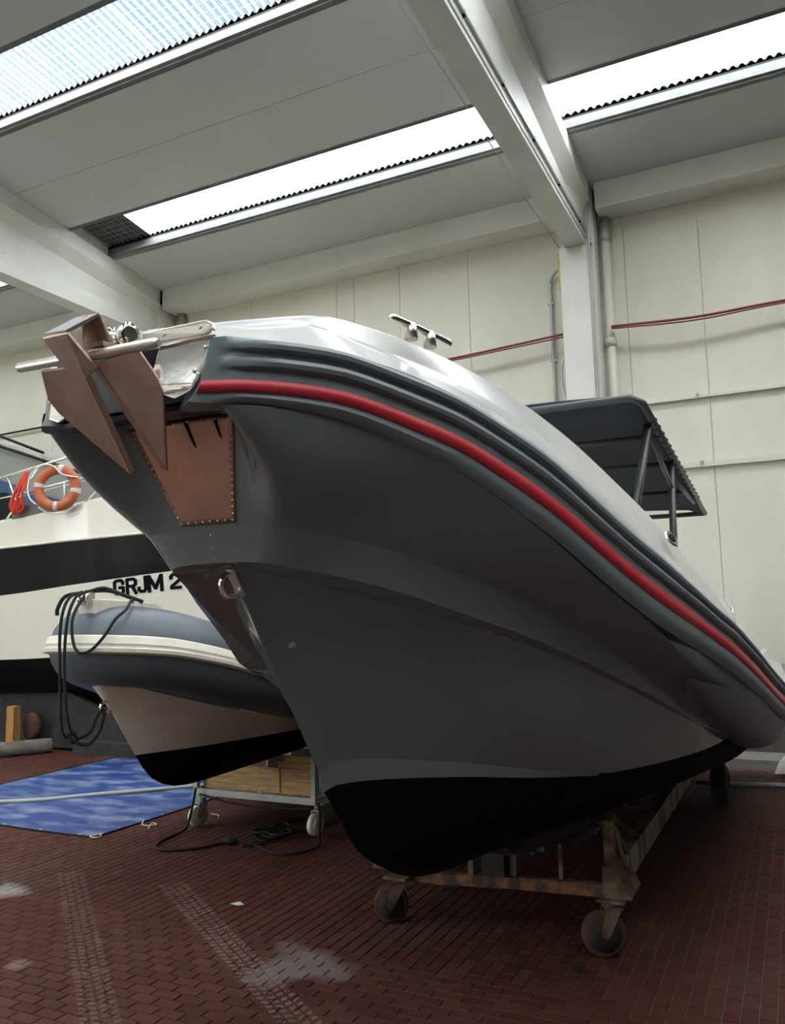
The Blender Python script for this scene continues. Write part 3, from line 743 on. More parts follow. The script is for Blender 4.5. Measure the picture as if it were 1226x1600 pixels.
# polished steel cheek plates on both collar ends, and the bar across their tops
for sgn in (1, -1):
    P_ = P
    def P(s, b, z, _q=(0 if sgn > 0 else .03)): return (XC + b, s + _q, z)
    pl = MB().plate([P(1.500, sgn * .125, 2.282), P(1.508, sgn * .285, 2.270), P(1.472, sgn * .262, 2.155), P(1.464, sgn * .245, 2.128), P(1.458, sgn * .205, 2.112), P(1.460, sgn * .12, 2.148)], .006, (0, -1, 0)).build('steel_cheek', M['steel'], boat, bevel=.002)
    for b, z, s in ((.268, 2.235, 1.492), (.252, 2.175, 1.474), (.135, 2.165, 1.462)):
        MB().lathe(P(s - .004, sgn * b, z), (0, -1, 0), [(0, .006), (.003, .005), (.0045, .002)], 10).build('screw', M['steel_s'], pl)
    bar_ = MB(); b0, b1 = .09, .285
    poly = [P(1.475, sgn * b0, 2.266), P(1.495, sgn * (b1 - .02), 2.268), P(1.50, sgn * b1, 2.278), P(1.50, sgn * (b1 - .003), 2.296), P(1.495, sgn * (b1 - .02), 2.304), P(1.475, sgn * b0, 2.296)]
    bo_ = bar_.plate(poly, .012, (0, -1, 0)).build('roller_side_bar', M['steel_s'], boat, bevel=.003)
    for b in (.15, .26): MB().lathe(P(1.478, sgn * b, 2.283), (0, -1, 0), [(0, .006), (.004, .005)], 10).build('screw', M['steel_s'], bo_)
def P(s, b, z): return (XC + b, s, z)
MB().lathe(P(1.46, -.01, 2.29), (1, 0, 0), [(0, .018), (.001, .032), (.02, .030), (.022, .024), (.05, .024), (.052, .030), (.072, .034), (.073, .024)], 20).build('bow_roller', M['steel'], boat)
MB().bar(P(1.38, .028, 2.25), P(1.62, .028, 2.27), .05, .012).build('roller_channel', M['steel_s'], boat)
# copper chafe plate with rivets, following the flat bow front
def copper_pt(u, t, lift=.0):
    hw = .094 + (.180 - .094) * t
    b = hw * u; tt = .045 + .86 * t
    a = topside(1 - tt)[:26]
    j = np.interp(abs(b), a[:, 1], np.arange(len(a))); k = int(min(len(a) - 2, j)); f_ = j - k
    q = a[k] * (1 - f_) + a[k + 1] * f_
    return P(q[0] - lift * .9, b, q[2] - lift * .4)
rows = [[copper_pt(-1 + 2 * i / 16, t / 14, .004) for i in range(17)] for t in range(15)]
cp = MB(); cp.grid(rows, True)
rb = [[copper_pt(-1 + 2 * i / 16, t / 14, -.001) for i in range(17)] for t in range(15)]
for a, b in ((rows[0], rb[0]), (rows[-1], rb[-1]), ([r[0] for r in rows], [r[0] for r in rb]), ([r[-1] for r in rows], [r[-1] for r in rb])): cp.grid([a, b], False)
cop = cp.build('copper_plate', M['copper'], boat)
rv = None
spots = [(-.93 + 1.86 * i / 7, .03) for i in range(8)] + [(-.93 + 1.86 * i / 7, .965) for i in range(8)] + [(sg * .95, .03 + .935 * i / 15) for i in range(1, 15) for sg in (-1, 1)]
for u, t in spots:
    p = Vector(copper_pt(u, t, .004))
    if rv is None:
        rv = MB().lathe((0, 0, 0), (0, -.92, -.4), [(0, .0042), (.0016, .0036), (.0026, .0016)], 8).build('rivet', M['steel_s'], cop, loc=(0, 0, 0)); rv.location = p - wloc(cop)
    else: copy_obj(rv, cop, p)
for u0, t0, t1, w_ in ((.10, .99, .72, .075), (.66, .99, .78, .07)):       # black bitumen runs down the copper
    L_, R_ = [], []
    for k in range(9):
        t = t0 + (t1 - t0) * k / 8; ww = w_ * (1.0 if k < 3 else .75 if k < 6 else .6 if k < 8 else .1); uu = u0 + .10 * (k / 8) ** 1.5
        L_.append(copper_pt(uu - ww / 2, t, .0052)); R_.append(copper_pt(uu + ww / 2, t, .0052))
    MB().grid([L_, R_], True).build('tar_run', M['vinyl'], cop)
for z, s in ((1.835, 1.849), (1.80, 1.860), (1.77, 1.868)):
    MB().lathe(P(s - .001, 0, z), (0, -1, -.2), [(0, .0035), (.002, .0025)], 8).build('stem_screw', M['steel_s'], boat)
# bow eye on the lower stem and two intake scoops
be_ = MB().plate([P(1.935, .014, 1.745), P(1.935, -.014, 1.745), P(1.995, -.014, 1.665), P(1.995, .014, 1.665)], .012, (0, -.75, -.65)).build('bow_eye', M['steel_s'], boat, bevel=.003)
MB().tube(spline([P(1.95, 0, 1.735), P(1.905, 0, 1.72), P(1.895, 0, 1.69), P(1.925, 0, 1.662), P(1.98, 0, 1.67)], 6), .007, 10).build('ring', M['steel'], be_)
for sgn, s, b, z in ((1, 2.215, .028, 1.533), (-1, 2.215, .028, 1.528)):
    sc = MB().lathe(P(s - .006, sgn * b, z), (sgn * .55, -.72, -.25), [(0, .032), (.004, .032), (.006, .027)], 18).build('intake_scoop', M['steel_s'], boat)
    MB().tube([P(s - .010, sgn * (b + .006), z + .02), P(s - .018, sgn * (b + .012), z - .004), P(s - .016, sgn * (b + .012), z - .026)], [.010, .019, .020], 12).build('nozzle', M['steel_s'], sc)
# deck cleat
ck = MB().tube(spline([P(2.145, .433, 2.492), P(2.17, .443, 2.493), P(2.26, .485, 2.480), P(2.35, .527, 2.462), P(2.375, .539, 2.454)], 5), [.004] + [.011] * 3 + [.013] * 15 + [.011, .004], 12).build('deck_cleat', M['steel'], boat)
for q in (P(2.222, .468, 2.44), P(2.292, .500, 2.43)):
    MB().tube([q, (q[0], q[1], q[2] + .05)], [.022, .017], 14).build('cleat_post', M['steel_s'], ck)
fc = MB().lathe(P(3.70, 1.005, 1.90), (.80, -.35, .45), [(0, .04), (.006, .04), (.009, .034)], 20).build('filler_cap', M['steel'], boat)
MB().lathe(Vector(P(3.70, 1.005, 1.90)) + Vector((.80, -.35, .45)).normalized() * .009, (.80, -.35, .45), [(0, .022), (.003, .020)], 16).build('cap_recess', M['blackplastic'], fc)
# stern seat moulding and grab post near the port quarter
sm = MB().ball(P(5.3, 1.0, 1.46), .3, (.5, 1.15, .75), 20).build('stern_seat', M['white'], boat)
MB().tube([P(5.65, 1.10, 1.4), P(5.66, 1.105, 1.60)], .009, 8).build('grab_post', M['steel'], boat)
# folding canopy (T-top) with its frame
ZT = lambda y: 2.765 - .085 * (y - 4.6)
x0, x1 = XC - .79, -.68
top = MB(); rows = []
for y in np.linspace(4.6, 7.9, 12):
    r = []
    for k in range(13):
        u = k / 12; xx = x0 + (x1 - x0) * u; r.append((xx, y, ZT(y) + .05 * math.sin(math.pi * u) ** .5 - (.03 if k in (0, 12) else 0)))
    rows.append(r)
top.grid(rows, True)
ttop = top.build('canopy', M['canvas'], boat)
sol = ttop.modifiers.new('solid', 'SOLIDIFY'); sol.thickness = .018
ed = MB()
ed.tube([(x0, 4.6, ZT(4.6) - .03), (x0 + .06, 4.57, ZT(4.6) + .0), (x1 - .06, 4.57, ZT(4.6) + .0), (x1, 4.6, ZT(4.6) - .03), (x1, 7.9, ZT(7.9) - .03), (x0, 7.9, ZT(7.9) - .03), (x0, 4.6, ZT(4.6) - .03)], .022, 10)
ed.build('canopy_tube', M['frame'], ttop)
for yy in (5.25, 5.95, 6.9): MB().tube([(x0, yy, ZT(yy) - .035), (x1, yy, ZT(yy) - .035)], .018, 8).build('cross_tube', M['frame'], ttop)
for xx, sg_ in ((x1 - .03, 1), (x0 + .03, -1)):
    MB().tube([(xx, 4.95, ZT(4.95) - .05), (xx - sg_ * .14, 4.72, 1.75)], .024, 10).build('leg', M['frame'], ttop)
    MB().tube([(xx, 5.9, ZT(5.9) - .05), (xx - sg_ * .02, 5.85, 1.2)], .024, 10).build('leg', M['frame'], ttop)
    MB().tube([(xx, 4.97, ZT(4.97) - .09), (xx, 5.9, ZT(5.9) - .22)], .016, 8).build('brace', M['frame'], ttop)
    MB().tube([(xx, 5.9, ZT(5.9) - .14), (xx, 7.3, ZT(7.3) - .05)], .016, 8).build('brace', M['frame'], ttop)
# lacing along the port edge
for k in range(16):
    yy = 4.9 + k * .15
    MB().tube([(x1 - .005, yy, ZT(yy) - .055), (x1 + .024, yy + .04, ZT(yy) - .03), (x1 - .005, yy + .09, ZT(yy) + .005)], .006, 6).build('lace', M['rope_black'], ttop)

# ------------------------------------------------------------------ anchor on the bow roller
anc = empty('anchor', P(1.45, 0, 2.0)); tag(anc, 'coppery metal fluke anchor hanging from the bow roller of the grey boat', 'anchor')
MB().tube([P(1.38, -.232, 2.233), P(1.38, -.225, 2.233), P(1.38, .215, 2.222), P(1.38, .223, 2.222)], [.008, .0125, .0125, .008], 14).build('stock', M['steel_s'], anc)
TH = .009
for sgn in (1, -1):
    poly = [P(1.388, sgn * .016, 2.208), P(1.388, sgn * .157, 2.218), P(1.43, sgn * .178, 2.158), P(1.458, sgn * .170, 2.128), P(1.60, sgn * .059, 1.978), P(1.59, sgn * .052, 1.985)]
    fk = MB().plate(poly, TH).build('fluke', M['anchor'], anc, bevel=.002)
    MB().bar(P(1.392, sgn * .018, 2.200), P(1.592, sgn * .054, 1.986), .010, .016, (0, -.8, .6)).build('fluke_rib', M['anchor'], fk)
sh = MB().bar(P(1.375, .0, 2.215), P(1.62, .028, 2.315), .016, .05)
sh.build('shank', M['steel_s'], anc, bevel=.003)
MB().plate([P(1.31, -.064, 2.262), P(1.30, .026, 2.255), P(1.372, .045, 2.189), P(1.376, .01, 2.17), P(1.374, -.030, 2.172)], .010).build('crown_palm', M['anchor'], anc, bevel=.002)
MB().lathe(P(1.368, .012, 2.182), Vector((0, -.75, -.65)), [(-.001, .011), (.0025, .010)], 14).build('crown_hole', M['blackplastic'], anc)
MB().plate([P(1.385, -.034, 2.322), P(1.38, .043, 2.323), P(1.42, .047, 2.25), P(1.425, -.012, 2.25)], .010).build('crown_palm', M['anchor'], anc, bevel=.002)
MB().bar(P(1.305, -.020, 2.262), P(1.383, .0, 2.325), .09, .008, (0, .6, -.8)).build('crown_web', M['steel_s'], anc)
MB().bar(P(1.384, .012, 2.32), P(1.384, .012, 2.225), .008, .05, (0, 1, 0)).build('crown_gusset', M['anchor'], anc)

# ------------------------------------------------------------------ boat trailer
trl = empty('boat_trailer', (XC, 5.5, 0)); tag(trl, 'low rusty steel boat trailer on casters under the grey boat', 'trailer')
def caster(parent, x, y, r, wd, az, mw, mf, htop, nm='caster'):
    """swivel caster: fork part with wheel and plate as sub-parts"""
    d = Vector((math.cos(az), math.sin(az), 0)); a = Vector((-math.sin(az), math.cos(az), 0))   # roll direction, axle direction
    ax = Vector((x, y, r)); hp = ax + d * (r * .45)
    f = MB()
    for s in (-1, 1):
        o = a * s * (wd / 2 + .010)
        f.plate([ax + o + Vector((0, 0, -.022)), ax + o - d * .02, hp + o - d * .045 + Vector((0, 0, r * .95 + .02)), hp + o + d * .035 + Vector((0, 0, r * .95 + .02)), ax + o + d * .022], .006, a)
    f.box(hp + Vector((0, 0, r * .95 + .02)), (.08, wd + .03, .010), Matrix.Rotation(az, 3, 'Z'))
    fo = f.build(nm, mf, parent)
    MB().lathe(ax - a * wd / 2, a, [(0, r * .55), (.0, r * .86), (wd * .12, r), (wd * .88, r), (wd, r * .86), (wd, r * .55), (wd * .8, r * .5), (wd * .8, .012), (wd * .2, .012), (wd * .2, r * .5)], 28).build('wheel', mw, fo)
    MB().lathe(ax - a * (wd / 2 + .018), a, [(0, .010), (wd + .036, .010)], 10).build('axle', mf, fo)
    MB().lathe(ax - a * (wd / 2 + .002), a, [(0, .018), (.0, r * .76), (wd + .004, r * .76), (wd + .004, .018)], 24).build('hub', M['hub'] if mw is M['wheel_d'] else mw, fo)
    z0 = r * 1.95 + .02
    p = MB(); p.lathe((hp.x, hp.y, z0), (0, 0, 1), [(0, .035), (htop - z0 - .01, .03)], 14); p.box((hp.x, hp.y, htop - .006), (.13, .11, .012))
    p.build('swivel_plate', mf, fo)
    return fo
caster(trl, -.918, 4.05, .104, .055, math.radians(25), M['wheel_d'], M['rust'], .262)
caster(trl, -2.03, 4.06, .092, .05, math.radians(25), M['wheel_d'], M['rust'], .235)
for sg_, x in ((1, -.86), (-1, -2.08)):
    r_ = MB()
    # channel rail dropping to the front, level at the back
    r_.bar((x - .01, 4.25, .335), (x, 7.25, .335), .07, .13)
    r_.build('side_rail', M['rail'], trl, bevel=.004)
    MB().bar((x + .01, 7.2, .345), (x + .02, 7.95, .36), .07, .12).build('side_rail', M['rail'], trl, bevel=.004)
    MB().plate([(x - .03, 4.06, .262), (x + .05, 4.06, .262), (x + .05, 4.32, .265), (x - .03, 4.32, .40), (x - .03, 4.06, .40)], .05, (1, 0, 0)).build('nose_gusset', M['rust'], trl)
    MB().bar((x - .02, 4.12, .27), (x - .03, 4.12, .60), .05, .04, (0, 1, 0)).build('upright', M['rust'], trl)
    MB().bar((x - .02, 4.14, .58), (x + .0, 4.36, .385), .03, .022).build('brace', M['rust'], trl)
    MB().bar((x - .01, 4.13, .58), (x + .03, 4.22, .33), .02, .02).build('brace', M['rust'], trl)
    MB().bar((x - .20, 4.5, .60), (x - .02, 4.7, .40), .03, .03).build('brace', M['rust'], trl)
    # rear wheel
    wp = MB().lathe((x + .19 - .065 if sg_ > 0 else x - .19 - .065, 7.45, .16), (1, 0, 0), [(0, .10), (.0, .13), (.02, .16), (.11, .16), (.13, .13), (.13, .10), (.10, .09), (.10, .02), (.03, .02), (.03, .09)], 28).build('rear_wheel', M['rubber'], trl)
    MB().bar((x, 7.45, .16), (x + sg_ * .15, 7.45, .16), .03, .03).build('axle_stub', M['rust'], trl)
    MB().bar((x + sg_ * .02, 7.55, .36), (x + sg_ * .22, 7.85, .80), .03, .03).build('rear_strut', M['rust_d'], trl)
    MB().bar((x + sg_ * .02, 7.5, .36), (x + sg_ * .42, 7.8, .78), .03, .03).build('rear_strut', M['rust_d'], trl)
    MB().bar((x - sg_ * .10, 7.3, .36), (x - sg_ * .10, 7.3, .62), .025, .025, (0, 1, 0)).build('rear_strut', M['rust_d'], trl)
# front cross beam: bent channel
MB().bar((-1.80, 4.14, .225), (-1.33, 4.12, .262), .05, .055).build('cross_beam', M['rust_d'], trl, bevel=.003)
MB().bar((-1.34, 4.12, .262), (-.90, 4.12, .278), .05, .06).build('cross_beam', M['rust_d'], trl, bevel=.003)
MB().bar((-2.05, 4.13, .225), (-1.79, 4.14, .225), .05, .05).build('cross_beam', M['rust_d'], trl, bevel=.003)
MB().b2((-1.53, 4.09, .285), (-1.41, 4.18, .395)).build('keel_block', M['oldwood'], trl)
MB().bar((-2.05, 6.2, .23), (-.86, 6.2, .23), .06, .07).build('cross_beam', M['rust_d'], trl)
for x, z0, z1, wd in ((-1.372, .29, .395, .030), (-1.13, .29, .455, .020), (-1.60, .25, .37, .028)):
    MB().bar((x, 4.13, z0), (x, 4.13, z1), wd, wd, (0, 1, 0)).build('support_post', M['rust'], trl)
# padded bunks wrapped in torn cloth
for pts, r in (([(-1.40, 4.10, .425), (-1.28, 4.11, .41), (-1.20, 4.12, .44), (-1.08, 4.13, .475)], [.032, .020, .014, .022]), ([(-1.08, 4.13, .48), (-.98, 4.14, .53), (-.90, 4.15, .60)], [.016, .020, .024]), ([(-.96, 4.5, .60), (-.86, 4.62, .58), (-.80, 4.75, .56)], [.022, .022, .018])):
    MB().tube(pts, r, 10).build('padded_bunk', M['padding'], trl)

# ------------------------------------------------------------------ grey dinghy on a dolly
XD = -3.83
def Q(s, b, z): return (XD + b, s, z)
din = empty('dinghy', (XD, 4.8, 0)); tag(din, 'small grey inflatable dinghy with a white rubbing strake and cream hull', 'dinghy')
# tube: strake line gives the outermost edge, tube centre lies inboard of it
ctr = [(3.80, 0, 1.455, .245), (3.81, .09, 1.452, .245), (3.88, .20, 1.44, .245), (4.02, .30, 1.41, .245), (4.25, .40, 1.345, .24), (4.6, .49, 1.235, .235), (5.0, .545, 1.13, .23), (5.5, .565, 1.07, .225), (6.3, .56, 1.03, .22), (6.9, .55, 1.02, .215), (7.1, .55, 1.02, .12)]
cl = spline(ctr, 6)
full_ = [(q[0], -q[1], q[2], q[3]) for q in cl[:0:-1]] + [tuple(q) for q in cl]
MB().tube([Q(*q[:3]) for q in full_], [q[3] for q in full_], 28).build('tube', M['dtube'], din)
rows = []
pts_ = [np.array(Q(*q[:3])) for q in full_]
for i, q in enumerate(full_):
    a, b = pts_[max(0, i - 1)], pts_[min(len(pts_) - 1, i + 1)]
    tg = b - a; tg[2] = 0; tg /= np.linalg.norm(tg); nm = np.array([tg[1], -tg[0], 0])
    c = pts_[i]; r = q[3]
    rows.append([tuple(c + nm * (r * math.cos(an) + o) + np.array([0, 0, r * math.sin(an)])) for an, o in ((.30, -.004), (.27, .016), (.10, .024), (.06, .014), (.02, .014), (-.01, .038), (-.10, .036), (-.13, .012), (-.16, -.004))])
o = MB().grid(rows, True).build('rubbing_strake', M['strake'], din); sharp(o, 30)
for k, bb in ((14, 0), (len(full_) - 15, 0)):
    pass
# tube seam band
# hull: stem, chine under tube, waterline, keel
T_st = [(3.72, 1.25), (3.872, 1.036), (4.082, .746), (4.218, .591), (4.339, .528), (4.497, .486), (4.836, .479), (6.0, .50), (7.0, .52)]
stz = lambda s: np.interp(s, [q[0] for q in T_st], [q[1] for q in T_st])
T_ch = smooth_table([(3.72, .0, 1.25), (3.80, .10, 1.23), (3.90, .20, 1.19), (4.162, .345, 1.10), (4.527, .455, 1.0), (5.0, .53, .91), (5.6, .55, .87), (6.3, .55, .86), (7.0, .54, .86)])
T_wl = smooth_table([(4.075, .0, .755), (4.2, .06, .756), (4.427, .164, .757), (4.8, .305, .765), (5.292, .43, .771), (6.0, .48, .775), (7.0, .48, .78)])
def pl_(tab, s0, s1=7.0, n=26): return [(s0 + (s1 - s0) * (k / n) ** 1.5, *map(float, at_s(tab, s0 + (s1 - s0) * (k / n) ** 1.5))) for k in range(n + 1)]
A = pl_(T_ch, 3.72); B = pl_(T_wl, 4.075)
hm = MB(); bm_ = MB()
Kp = spline([(4.075, 0, .755), (4.15, 0, .66), (4.218, 0, .591), (4.339, 0, .528), (4.497, 0, .488), (4.836, 0, .479), (6.0, 0, .50), (7.0, 0, .52)], 8)
Kp = resample(np.array(Kp), 27)
# match the keel parameter to the waterline's
kk = np.array([[B[i][0] if i > 14 else None, 0, 0] for i in range(27)], dtype=object)
for sgn in (1, -1):
    rr = []
    for t in np.linspace(0, 1, 6):
        rr.append([Q(a[0] * (1 - t) + b[0] * t, sgn * (a[1] * (1 - t) + b[1] * t), a[2] * (1 - t) + b[2] * t) for a, b in zip(A, B)])
    hm.grid(rr, True)
    rr = []
    for t in np.linspace(0, 1, 5):
        rr.append([Q(a[0] * (1 - t) + b[0] * t, sgn * (a[1] * (1 - t)), a[2] * (1 - t) + b[2] * t - .02 * math.sin(math.pi * t) * min(1, i / 8)) for i, (a, b) in enumerate(zip(B, Kp))])
    bm_.grid(rr, True)
hm.build('hull', M['dhull'], din); bm_.build('hull_bottom', M['antifoul'], din)
# bow step moulding on the tube with roller
bs = MB()
base = [(3.66, -.07), (3.66, .07), (3.82, .15), (4.02, .19), (4.12, .16), (4.12, -.16), (4.02, -.19), (3.82, -.15)]
topz = [1.735, 1.735, 1.725, 1.71, 1.69, 1.69, 1.71, 1.725]
n_ = len(base)
bs.add([Q(s, b, 1.58) for s, b in base] + [Q(s - .01 + .0 * b, b * 1.06, z) for (s, b), z in zip(base, topz)] + [Q(s * .8 + 3.86 * .2, b * .75, z - .005) for (s, b), z in zip(base, topz)], [(i, (i + 1) % n_, (i + 1) % n_ + n_, i + n_) for i in range(n_)] + [(i + n_, (i + 1) % n_ + n_, (i + 1) % n_ + 2 * n_, i + 2 * n_) for i in range(n_)] + [tuple(range(2 * n_, 3 * n_))])
bs.build('bow_step', M['strake'], din, bevel=.006)
MB().lathe(Q(3.64, -.035, 1.735), (1, 0, 0), [(0, .034), (.005, .038), (.02, .028), (.05, .028), (.065, .038), (.07, .034)], 18).build('bow_roller', M['steel'], din)
MB().plate([Q(3.61, .04, 1.70), Q(3.67, .04, 1.70), Q(3.67, .04, 1.77), Q(3.63, .04, 1.775)], .006).build('roller_cheek', M['steel_s'], din)
ring = MB(); ring.tube([Q(3.825 + .0, 0, 1.12), Q(3.78, 0, 1.10), Q(3.775, 0, 1.06), Q(3.815, 0, 1.045), Q(3.86, 0, 1.055)], .010, 10); ring.build('bow_eye', M['steel'], din)
# dark rope draped over the dinghy bow
rp = empty('mooring_rope', Q(3.6, 0, 1.0)); tag(rp, 'black mooring rope looped over the bow of the small dinghy', 'rope')
RR = .009
def rope(pts, nm='strand', n=8, r=RR): MB().tube(spline([Q(*p) for p in pts], n), r, 8).build(nm, M['rope_black'], rp)
rope([(3.640, -0.030, 1.780), (3.550, -0.035, 1.745), (3.500, -0.035, 1.652), (3.485, -0.035, 1.500), (3.490, -0.030, 1.300), (3.500, -0.030, 1.100), (3.520, -0.035, 0.980), (3.550, -0.030, 0.930)])
rope([(3.650, 0.000, 1.783), (3.560, 0.005, 1.745), (3.505, 0.008, 1.643), (3.485, 0.008, 1.480), (3.490, 0.005, 1.300), (3.510, 0.005, 1.100), (3.550, 0.000, 0.980), (3.600, 0.010, 0.920)])
rope([(3.670, 0.020, 1.777), (3.570, 0.030, 1.715), (3.500, 0.045, 1.609), (3.485, 0.075, 1.480), (3.490, 0.120, 1.425), (3.520, 0.180, 1.440), (3.565, 0.235, 1.520), (3.620, 0.262, 1.613), (3.700, 0.262, 1.665), (3.800, 0.210, 1.725), (3.840, 0.180, 1.715)])
rope([(3.660, -0.020, 1.780), (3.760, 0.060, 1.785), (3.860, 0.140, 1.745), (3.920, 0.190, 1.715)], r=.0115)
rope([(3.660, 0.000, 1.780), (3.740, 0.050, 1.800), (3.860, 0.100, 1.755), (3.940, 0.170, 1.715)], r=.0115)
rope([(3.660, -0.030, 1.775), (3.580, -0.100, 1.755), (3.550, -0.130, 1.685), (3.555, -0.140, 1.643)], r=.0115)
rope([(3.79, .0, 1.08), (3.74, .0, 1.02), (3.70, .0, .95), (3.62, -.01, .92), (3.57, -.02, .90)], r=.0105)
rope([(3.80, .01, 1.07), (3.78, .01, .98), (3.74, .01, .92), (3.66, .02, .88), (3.58, -.0, .91), (3.55, -.02, .95), (3.60, -.01, .96)], r=.0105)
# dolly
dol = empty('dolly', (-3.80, 5.6, 0)); tag(dol, 'galvanised dolly with pine plank side and white caster wheels under the dinghy', 'dolly')
fz = .262
MB().b2((-4.36, 5.28, fz - .025), (-3.24, 5.32, fz + .025)).build('front_rail', M['galv'], dol, bevel=.003)
MB().b2((-4.36, 6.28, fz - .025), (-3.24, 6.32, fz + .025)).build('rear_rail', M['galv'], dol, bevel=.003)
for x in (-4.34, -3.26): MB().b2((x - .02, 5.32, fz - .025), (x + .02, 6.28, fz + .025)).build('side_rail', M['galv'], dol, bevel=.003)
for x in (-3.26, -4.34):
    for y in (5.30, 6.30): MB().b2((x - .018, y - .018, fz), (x + .018, y + .018, .57)).build('corner_post', M['galv'], dol)
for k in range(4): MB().b2((-4.30, 6.262, .29 + k * .052), (-3.28, 6.280, .29 + k * .052 + .049)).build('plank', M['wood'], dol)
for k in range(4): MB().b2((-3.30, 5.34, .29 + k * .052), (-3.282, 6.26, .29 + k * .052 + .049)).build('plank', M['wood'], dol)
for k in range(9): MB().b2((-4.32 + k * .115, 5.33, .288), (-4.32 + k * .115 + .11, 6.26, .302)).build('deck_board', M['wood'], dol)
for k in range(4): MB().b2((-4.30, 5.335, .288 + k * .0475), (-3.28, 5.352, .288 + k * .0475 + .0455)).build('plank', M['wood'], dol)
for k in range(2): MB().b2((-3.60 + k * .06, 5.335, .478 + k * .0475), (-3.28, 5.352, .478 + k * .0475 + .0455)).build('plank', M['wood'], dol)
MB().b2((-3.66, 5.326, .29), (-3.58, 5.335, .478)).build('batten', M['wood'], dol)
MB().b2((-3.52, 6.25, .29), (-3.42, 6.262, .50)).build('batten', M['wood'], dol)
for y in (5.75, 6.1): MB().b2((-3.98, y, .302), (-3.68, y + .08, .475)).build('keel_block', M['oldwood'], dol)
for x, y in ((-4.31, 5.28), (-3.30, 5.38), (-4.31, 6.2), (-3.30, 6.2)):
    caster(dol, x, y, .08, .045, math.radians(70 if x < -4 else 80), M['nylon'], M['galv'], fz - .025)

# extension cord trailing under the dolly
ec = empty('extension_cord', (-3.7, 5.0, 0)); tag(ec, 'black extension cord with plug lying on the floor below the dolly', 'cord')
c1 = [(-4.30, 5.24, .30), (-4.30, 5.20, .16), (-4.29, 5.12, .03), (-4.28, 4.98, .012), (-4.25, 4.78, .010), (-4.14, 4.64, .010), (-3.98, 4.68, .010), (-3.86, 4.80, .010), (-3.80, 4.93, .012)]
c2 = [(-3.70, 4.97, .012), (-3.58, 4.98, .010), (-3.42, 4.90, .010), (-3.27, 4.86, .010), (-3.15, 4.95, .010), (-3.12, 5.12, .010), (-3.16, 5.20, .06), (-3.18, 5.24, .20), (-3.20, 5.26, .26)]
MB().tube(spline(c1, 8), .0095, 8).build('cable', M['blackplastic'], ec)
MB().tube(spline(c2, 8), .0095, 8).build('cable', M['blackplastic'], ec)
MB().lathe((-3.81, 4.935, .026), (1, .25, 0), [(0, .010), (.012, .022), (.06, .026), (.10, .022), (.112, .010)], 14).build('plug', M['blackplastic'], ec)
cc = []
for k in range(46):
    a = k * .46; rr = .10 + .035 * math.sin(k * 1.3); cc.append((-3.62 + rr * 1.25 * math.cos(a) + .002 * k, 5.22 + rr * 1.3 * math.sin(a), .011 + .0012 * k + .006 * math.sin(k * 2.1)))
MB().tube(spline(cc, 4), .0085, 6).build('coil', M['blackplastic'], ec)
MB().tube(spline([(-3.70, 4.99, .011), (-3.60, 4.93, .011), (-3.52, 5.05, .011), (-3.56, 5.18, .02)], 6), .0085, 6).build('cable', M['blackplastic'], ec)
MB().tube(spline([(-3.66, 5.30, .02), (-3.72, 5.50, .011), (-3.60, 5.75, .011), (-3.42, 5.72, .011), (-3.40, 5.50, .011), (-3.50, 5.36, .02)], 6), .0085, 6).build('cable', M['blackplastic'], ec)
MB().tube(spline([(-4.28, 5.26, .25), (-4.0, 5.27, .205), (-3.75, 5.27, .195), (-3.5, 5.27, .20), (-3.26, 5.27, .215)], 6), .008, 6).build('cable', M['blackplastic'], ec)

# ------------------------------------------------------------------ cream motor yacht against the wall
yt = empty('motor_yacht', (-9, 8.3, 0)); tag(yt, 'cream motor yacht with black window band stored behind the dinghy', 'boat')
YC = 8.45
def hb(x): return float(np.interp(x, [-14, -9, -8, -7, -6, -5, -4.4], [1.25, 1.25, 1.20, 1.05, .80, .42, .0]))
def zline(pts):
    return lambda x: float(np.interp(x, [p[0] for p in pts], [p[1] for p in pts]))
z_sh = zline([(-14, 2.70), (-9.1, 2.88), (-7.0, 3.13), (-4.4, 3.45)]); z_bt = zline([(-14, 2.5), (-9.1, 2.555), (-6.9, 2.63), (-4.4, 2.76)])
z_bb = zline([(-14, 1.72), (-9.0, 1.96), (-6.6, 2.17), (-4.4, 2.40)]); z_wl = zline([(-14, 1.05), (-9, 1.14), (-7.9, 1.19), (-4.4, 1.36)])
xs = np.r_[np.linspace(-14, -8, 9), np.linspace(-7.6, -4.4, 14)]
def yrow(zf, fac, sgn=-1, out=0.0, dz=0.0):
    return [(x - (1 - fac) * max(0, (x + 8)) * .35, YC + sgn * (hb(x) * fac + out), zf(x) + dz) for x in xs]
for nm, m, fa in (('hull_upper', M['cream'], [(z_sh, 1.0), (z_bt, .985)]), ('window_band', M['glass_b'], [(z_bt, .98), (z_bb, .93)]), ('hull_side', M['cream'], [(z_bb, .94), (z_wl, .84)])):
    g_ = MB()
    for sgn in (-1, 1):
        rr = []
        for t in np.linspace(0, 1, 5):
            a = np.array(yrow(*fa[0], sgn)); b = np.array(yrow(*fa[1], sgn)); rr.append([tuple(q) for q in a * (1 - t) + b * t])
        g_.grid(rr, True)
    g_.build(nm, m, yt)
zk = zline([(-14, .45), (-6.5, .45), (-5.4, .7), (-4.4, 1.2)])
g_ = MB()
for sgn in (-1, 1): g_.grid([yrow(z_wl, .84, sgn), yrow(lambda x: z_wl(x) - .42, .68, sgn), [(q[0], YC, zk(q[0])) for q in yrow(zk, 0, sgn)]], True)
g_.build('hull_bottom', M['antifoul'], yt)
